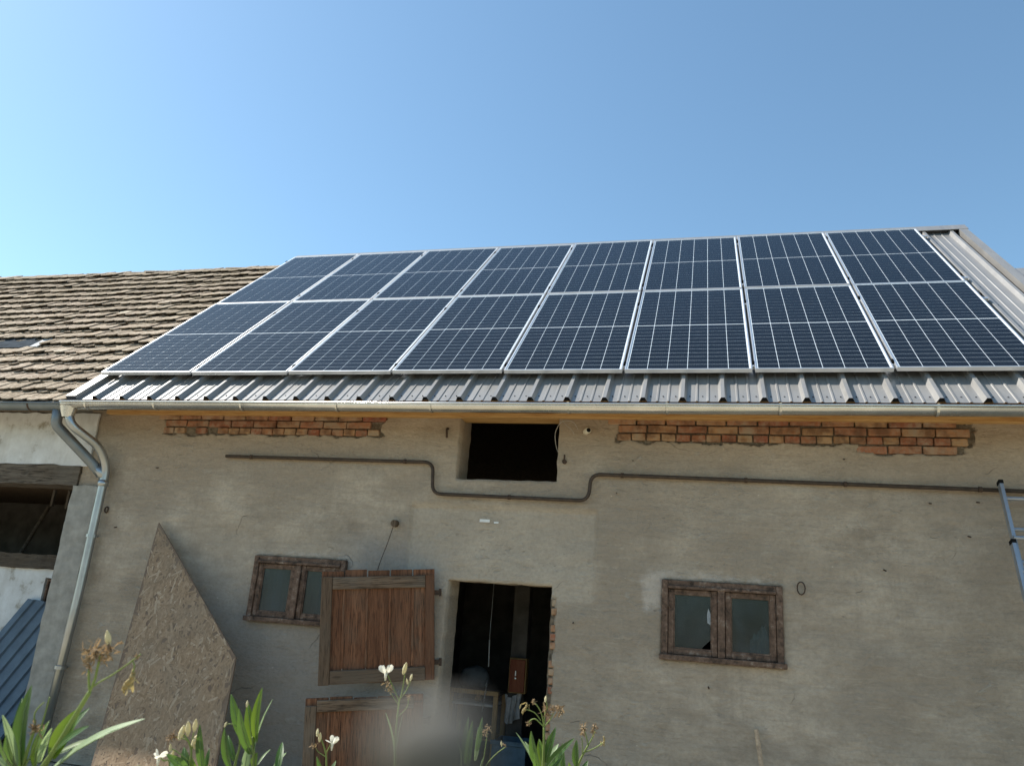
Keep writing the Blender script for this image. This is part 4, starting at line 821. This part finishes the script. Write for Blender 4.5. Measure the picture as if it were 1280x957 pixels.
for k in range(6500):
    x, z = rs.uniform(-.02, 1.52), rs.uniform(-2.32, 0); L_, w_ = rs.uniform(.03, .075), rs.uniform(.005, .014); a_ = rs.gauss(0, .75) + math.pi / 2
    ca, sa = math.cos(a_), math.sin(a_)
    q = [(x + u * L_ * ca - v * w_ * sa, z + u * L_ * sa + v * w_ * ca) for u, v in ((-1, -.6), (-.85, .9), (.8, 1), (1, -.3), (.3, -1))]
    if not all(inside(*p) for p in q): continue
    y = -.0084 - k * 2.2e-7 
    stq.add([(px, y, pz) for i, (px, pz) in enumerate(q)], [(0, 1, 2, 3, 4)], rs.choice((0, 1, 1, 1, 2, 2, 2, 2, 2, 3, 3, 4)))
sto = stq.build('wood_strands', TONES, bo, kind='stuff')

ld = thing('ladder', 'aluminium extension ladder leaning on the wall at the right edge of the photograph', 'ladder', (8.3, -.6, 0))
TLD = .333
def lp_(x, z, o=0.): return (x, .165 - (2.765 - z) * TLD - o, z + o * TLD)
def rail(x, z0, z1, o, w=.024, d=.05):
    m = MB(); a0, a1 = Vector(lp_(x, z0, o)), Vector(lp_(x, z1, o)); dv = (a1 - a0).normalized(); nv = Vector((0, -dv.z, dv.y)) * d / 2; xv = Vector((w / 2, 0, 0))
    c = [-xv - nv, xv - nv, xv + nv, -xv + nv]
    return m.add([a0 + q for q in c] + [a1 + q for q in c], [(3, 2, 1, 0), (4, 5, 6, 7), (0, 1, 5, 4), (1, 2, 6, 5), (2, 3, 7, 6), (3, 0, 4, 7)])
for xa in (8.126, 8.50):
    part('rail', rail(xa, .35, 2.765, 0), MAT['aludull'], ld); part('rail_cap', rail(xa, 2.762, 2.79, 0, .030, .056), MAT['black'], ld)
for xa in (8.092, 8.534):
    part('rail', rail(xa, 0.0, 2.285, .062), MAT['aludull'], ld); part('rail_cap', rail(xa, 2.282, 2.308, .062, .030, .056), MAT['black'], ld); part('foot', rail(xa, .0, .05, .062, .04, .07), MAT['black'], ld)
for i in range(9):
    z = 2.655 - i * .236
    part('rung', MB().tube([lp_(8.138, z), lp_(8.488, z)], .015, 8), MAT['aludull'], ld)
    if i: part('rung', MB().tube([lp_(8.104, z - .12 + .03, .062), lp_(8.522, z - .12 + .03, .062)], .015, 8), MAT['aludull'], ld)

pst = MB().tube([(6.345, .205, .885), (6.40, .10, .45), (6.46, -.02, .0)], .0175, 10).build('wooden_pole', MAT['polewood'])
pst['label'] = 'thin pale wooden pole leaning on the wall below the right window'; pst['category'] = 'pole'

csx = MB(); n = 24     # trapezoid sheet leaning sideways in the shed
W_ = .95; prs = []
for k in range(7):
    b0 = k * W_ / 6.2; prs += [(b0, 0), (b0 + .045, 0), (b0 + .06, .022), (b0 + .10, .022), (b0 + .115, 0)]
tilt = .42
for t_ in (0, 1.75):
    for u, h in prs:
        X = -1.19 + u * math.cos(.05) - t_ * math.sin(tilt); Z = 1.36 - t_ * math.cos(tilt) * .97 - u * .06; Y = .955 - (1.36 - Z) * .28 - h
        csx.v.append((X, Y, Z))
m_ = len(prs); csx.f = [(i, i + 1, m_ + i + 1, m_ + i) for i in range(m_ - 1)]; csx.mi = [0] * (m_ - 1)
o = csx.build('corrugated_sheet', MAT['blue']); o['label'] = 'blue corrugated metal sheet leaning on the white wall inside the shed'; o['category'] = 'sheet'

# inside the doorway
ra = thing('shelf_rack', 'yellow wooden rack with shelves standing just inside the doorway', 'rack', (3.86, 1.5, 0))
for x, y in ((3.56, 1.46), (4.015, 1.46), (3.56, 1.80), (4.015, 1.80)): part('leg', MB().box(x - .022, x + .022, y - .02, y + .02, .012, .80, bev=.003), MAT['yellowwood'], ra)
part('top_rail', MB().box(3.535, 4.04, 1.435, 1.485, .802, .842, bev=.003), MAT['yellowwood'], ra)
part('shelf', MB().box(3.585, 3.99, 1.445, 1.82, .70, .72), MAT['cloth'], ra); part('shelf', MB().box(3.585, 3.99, 1.445, 1.82, .40, .42), MAT['yellowwood'], ra)
part('shelf', MB().box(3.54, 4.035, 1.49, 1.82, .80, .82), MAT['oldpost'], ra)
def lump(name, c, r, mat, label, cat, seed, sq=(1, 1, 1)):
    bm = bmesh.new(); bmesh.ops.create_icosphere(bm, subdivisions=3, radius=1)
    for v in bm.verts:
        d = 1 + .22 * noise.noise(v.co * 1.6 + Vector((seed, 0, 0))) + .1 * noise.noise(v.co * 4 + Vector((0, seed, 0)))
        v.co = Vector((v.co.x * d * r * sq[0], v.co.y * d * r * sq[1], max(v.co.z * d, -.75) * r * sq[2]))
    me = bpy.data.meshes.new(name); bm.to_mesh(me); bm.free(); me.materials.append(MAT[mat]); me.polygons.foreach_set('use_smooth', [True] * len(me.polygons))
    return place(name, me, None, c, (0, 0, 0), label, cat)
lump('sack', (3.72, 1.66, .93), .15, 'sack', 'grey crumpled sack lying on top of the wooden rack', 'sack', 3, (1.1, .9, .75))
lump('jar', (3.80, 1.60, .752), .035, 'yellowwood', 'small yellowish pot on the upper shelf of the wooden rack', 'pot', 5, (1, 1, 1.1))
po = thing('post', 'dark wooden post standing inside the doorway behind the red cabinet', 'post', (4.17, 1.75, 0))
part('shaft', MB().box(4.09, 4.25, 1.63, 1.79, .012, 2.45, bev=.006), MAT['slate'], po)
cb = thing('cabinet', 'small reddish brown cabinet with a pale edge hanging in the doorway', 'cabinet', (4.195, 1.56, .99))
part('case', MB().box(4.110, 4.282, 1.53, 1.628, .838, 1.158, bev=.004), MAT['yellowwood'], cb)
dr = part('door', MB().box(4.120, 4.272, 1.512, 1.528, .848, 1.148, bev=.004), MAT['redwood'], cb)
part('handle', MB().box(4.178, 4.192, 1.492, 1.512, .995, 1.045, bev=.003).tube([(4.185, 1.512, .975), (4.185, 1.496, .975)], .008, 8), MAT['alu'], dr)
cl_ = MB(); n = 22
for j in range(9):
    for i in range(n + 1):
        u = i / n; v = j / 8; cl_.v.append((4.075 + u * .17 + .012 * math.sin(v * 3 + i), 1.57 + .028 * math.sin(u * 17 + v * 1.2) * (.4 + v), .822 - v * .24 - .03 * math.sin(u * 5)))
cl_.f = [(j * (n + 1) + i, j * (n + 1) + i + 1, (j + 1) * (n + 1) + i + 1, (j + 1) * (n + 1) + i) for j in range(8) for i in range(n)]; cl_.mi = [0] * len(cl_.f)
o = cl_.build('cloth', MAT['cloth'], smooth=True); o['label'] = 'pale crumpled cloth hanging below the small red cabinet'; o['category'] = 'cloth'
cr_ = thing('crate', 'blue plastic crate on the floor below the hanging cloth', 'crate', (4.2, 1.45, .012))
part('side', MB().box(4.06, 4.38, 1.25, 1.265, .012, .44).box(4.06, 4.38, 1.60, 1.615, .012, .44).box(4.06, 4.075, 1.265, 1.60, .012, .44).box(4.365, 4.38, 1.265, 1.60, .012, .44), MAT['crate'], cr_)
part('bottom', MB().box(4.076, 4.364, 1.266, 1.599, .014, .03), MAT['crate'], cr_); part('rim', MB().box(4.045, 4.395, 1.235, 1.249, .41, .45, bev=.004), MAT['crate'], cr_)
o = MB().tube([(3.905, 1.47, 1.31), (3.915, 1.47, 1.06)], .006, 6).tube([(3.905, 1.47, 1.31), (3.905, 1.5, 2.45)], .0025, 5).build('hanging_rod', MAT['alu']); o['label'] = 'thin bright metal rod hanging in the dark doorway above the rack'; o['category'] = 'rod'
ch = thing('tool_chain', 'thin pale chain hanging in front of the wooden rack', 'chain', (3.93, 1.40, .65))
for i in range(9):
    z = .93 - i * .032; part('link', MB().tube([(3.93 - i * .003 + (.006 * math.cos(q) if i % 2 else 0), 1.40 + (0 if i % 2 else .006 * math.cos(q)), z + .018 * math.sin(q)) for q in [2 * math.pi * k / 8 for k in range(9)]], .0025, 4), MAT['alu'], ch)

# ---------------------------------------------------------------- oleanders
def leaf_obj(b, t, w, kind, parent, up):
    b, t = Vector(b), Vector(t); ax = t - b; L = ax.length; ax.normalize()
    # leaf faces outwards, with a random twist about its own axis
    nrm = up - ax * up.dot(ax)
    if nrm.length < .05: nrm = Vector((0, -1, .2)) - ax * Vector((0, -1, .2)).dot(ax)
    nrm.normalize(); sd_ = ax.cross(nrm)
    n = 9; m = MB(); bend = L * random.uniform(.03, .09)
    for i in range(n + 1):
        q = i / n; hw = w / 2 * (math.sin(math.pi * min(1, q * .93 + .07) ** .85) ** .8 if q < 1 else 0.02) + .0007
        c = b + ax * L * q + nrm * (bend * math.sin(q * math.pi))
        for e, h in ((-1, .28), (-.5, .10), (0, 0), (.5, .10), (1, .28)):
            m.v.append(tuple(c + sd_ * hw * e + nrm * hw * h))
    for i in range(n):
        for j in range(4): m.f.append((i * 5 + j, i * 5 + j + 1, (i + 1) * 5 + j + 1, (i + 1) * 5 + j)); m.mi.append(1 if False else 0)
    lf = m.build('leaf', MAT[kind], parent, True)
    mr = MB().tube([b + nrm * .0006, b + ax * L * .35 + nrm * (bend * .89 + .0005), b + ax * L * .7 + nrm * (bend * .8 + .0005), t], .0011 * w / .02, 5, r1=.0003).build('midrib', MAT['pale'], lf, True)
    return lf
def petal(m, c, d, s, wd, curl, mi=0):
    d = d.normalized(); sdv = d.cross(Vector((random.gauss(0, 1), random.gauss(0, 1), random.gauss(0, 1)))).normalized(); nv = d.cross(sdv)
    vs = []; n = 4
    for i in range(n + 1):
        q = i / n; hw = wd * (.35 + .65 * math.sin(q * 2.6)) * (1 if i < n else .5)
        cc = c + d * s * (q - .25 * curl * q * q) + nv * s * curl * q * q
        for e in (-1, 0, 1): vs.append(cc + sdv * hw * e + nv * abs(e) * hw * .35)
    m.add(vs, [(i * 3 + j, i * 3 + j + 1, i * 3 + j + 4, i * 3 + j + 3) for i in range(n) for j in (0, 1)], mi)
def flower_obj(kind, p, s, parent):
    p = Vector(p); m = MB(); rv = lambda: Vector((random.gauss(0, 1), random.gauss(0, 1), random.gauss(0, 1)))
    if kind == 'flower':
        for k in range(5):
            a_ = 2 * math.pi * k / 5; petal(m, p + Vector((0, 0, -s * .3)), Vector((math.cos(a_) * .75, math.sin(a_) * .75, .8)), s * .85, s * .27, .35)
        m.tube([p + Vector((0, 0, -s * .95)), p + Vector((0, 0, -s * .25))], s * .06, 7, r1=s * .16)
        return m.build('flower', MAT['petal'], parent, True)
    if kind == 'dried':
        for k in range(20): petal(m, p + rv() * s * .2, rv() + Vector((0, 0, -.2)), s * random.uniform(.25, .6), s * random.uniform(.04, .11), random.uniform(.5, 1.5))
        for k in range(4): d = rv().normalized(); m.tube([p, p + d * s * .35, p + d * s * .6 + Vector((0, 0, s * .1))], s * .035, 5)
        return m.build('withered_flower', MAT['dry'], parent, True)
    if kind == 'bud':
        d = Vector((random.uniform(-.35, .35), random.uniform(-.3, .3), 1)).normalized(); pts = [p + d * s * (q - .5) for q in (0, .15, .4, .65, .85, 1)]
        for i, (r0, r1) in enumerate(((.06, .13), (.13, .19), (.19, .17), (.17, .11), (.11, .02))): m.tube(pts[i:i + 2], r0 * s, 8, r1=r1 * s, cap=i in (0, 4))
        return m.build('bud', MAT['bud'], parent, True)
    d = (Vector((random.uniform(-1, 1), random.uniform(-.4, .4), -.9)) if s < .03 else Vector((-.25, .1, -1))).normalized(); pts = [p + d * s * (q - .5) + Vector((.1 * s * math.sin(q * 6), 0, 0)) for q in (0, .2, .4, .6, .8, 1)]
    for i, (r0, r1) in enumerate(((.03, .1), (.1, .08), (.08, .12), (.12, .1), (.1, .02))): m.tube(pts[i:i + 2], r0 * s, 7, r1=r1 * s)
    for k in range(4): petal(m, p + rv() * s * .2, d + rv() * .5, s * .4, s * .06, .6)
    return m.build('seed_pod', MAT['pod'], parent, True)
for lab, (bx_, by_), stems, leaves, flowers in OLEANDERS:
    random.seed(lab)
    t = thing('oleander', lab, 'oleander', (bx_ + random.uniform(-.05, .05), by_, 0))
    root = Vector(t.location)
    def pp_(o):
        o.location = -t.location; return o
    first = Vector(stems[0][0][0])
    for k, (pts, r_) in enumerate(stems):
        q = [Vector(v) for v in pts]; lowest = q[0].z < first.z + .03 and r_ > .0012 and (q[0] - first).length < .3
        if lowest:
            tgt = root + Vector((random.uniform(-.04, .04), random.uniform(-.04, .04), .0))
            q = [tgt, tgt.lerp(q[0], .45) + Vector((random.uniform(-.03, .03), .02, 0)), q[0].lerp(tgt, .12)] + q
        pp_(MB().tube(smooth_path(q, 5), r_ * (1.9 if lowest else 1), 7, r1=r_ * .8).build('stem', MAT['stem'], t, True))
    cen = Vector((first.x, first.y, 0))
    for b, tp, w_, kd in leaves:
        mid = (Vector(b) + Vector(tp)) / 2; out = Vector((mid.x - cen.x, mid.y - cen.y, 0))
        up = Vector((random.uniform(-.3, .3), -.75, .45)) + out * 2
        if kd == 'pale': up = Vector((random.uniform(-.3, .3), -.35, .9))
        pp_(leaf_obj(b, tp, w_, kd, t, up))
    for kd, p_, s_ in flowers: pp_(flower_obj(kd, p_, s_, t))
    # whorls of leaves lower on the stem, under the picture's edge
    for k in range(16):
        hgt = first.z - .05 - .045 * k
        if hgt < .2: break
        c = root.lerp(first, hgt / first.z); a_ = k * 2.1 + random.random(); dv = Vector((math.cos(a_), math.sin(a_), .75)).normalized()
        for e in (0, 2.1, 4.2):
            dv = Vector((math.cos(a_ + e), math.sin(a_ + e), .6)).normalized(); tip = c + dv * random.uniform(.1, .15); tip.z = min(tip.z, first.z + .015)
            pp_(leaf_obj(c, tip, .02, 'leaf', t, Vector((0, 0, 1))))

# a thin grey cane added near the lens for a soft blur of unknown cause
ck = thing('blur_placeholder', 'out of focus grey cane added as a blur at the bottom centre, nearest to the lens', 'placeholder', (5.9909, -6.2428, 0))
cn = MB().tube([(5.9909, -6.2428, 0), (5.9894, -6.2478, .9), (5.98860, -6.2490, 1.6139), (5.98840, -6.24935, 1.6149)], .0024, 12).build('shaft', MAT['stake'], ck, True); cn.location = -ck.location
cp = MB().tube([(5.98840, -6.24935, 1.61491), (5.98837, -6.24942, 1.61525), (5.98835, -6.24948, 1.6155)], .0024, 12, r1=.0012).build('tip', MAT['stake'], ck, True); cp.location = -ck.location

# the garden trees across the yard, behind the camera: seen only mirrored in the window panes
tq = MB(); rt = random.Random(11)
for k in range(26000):
    cx = rt.uniform(-26, 36); top = 4.6 + 1.4 * nz(cx * .23, 1.5) + .8 * nz(cx * .9, 4.5)
    c = Vector((cx, -25 + rt.gauss(0, .8), top * rt.random() ** .8)); u = Vector((rt.gauss(0, 1), rt.gauss(0, 1), rt.gauss(0, 1))).normalized(); v = u.orthogonal().normalized(); q = rt.uniform(.08, .15)
    tq.add([c - u * q, c + v * q * .5, c + u * q, c - v * q * .5], [(0, 1, 2, 3)])
tq.build('garden_trees', MAT['treeleaf'], kind='stuff')
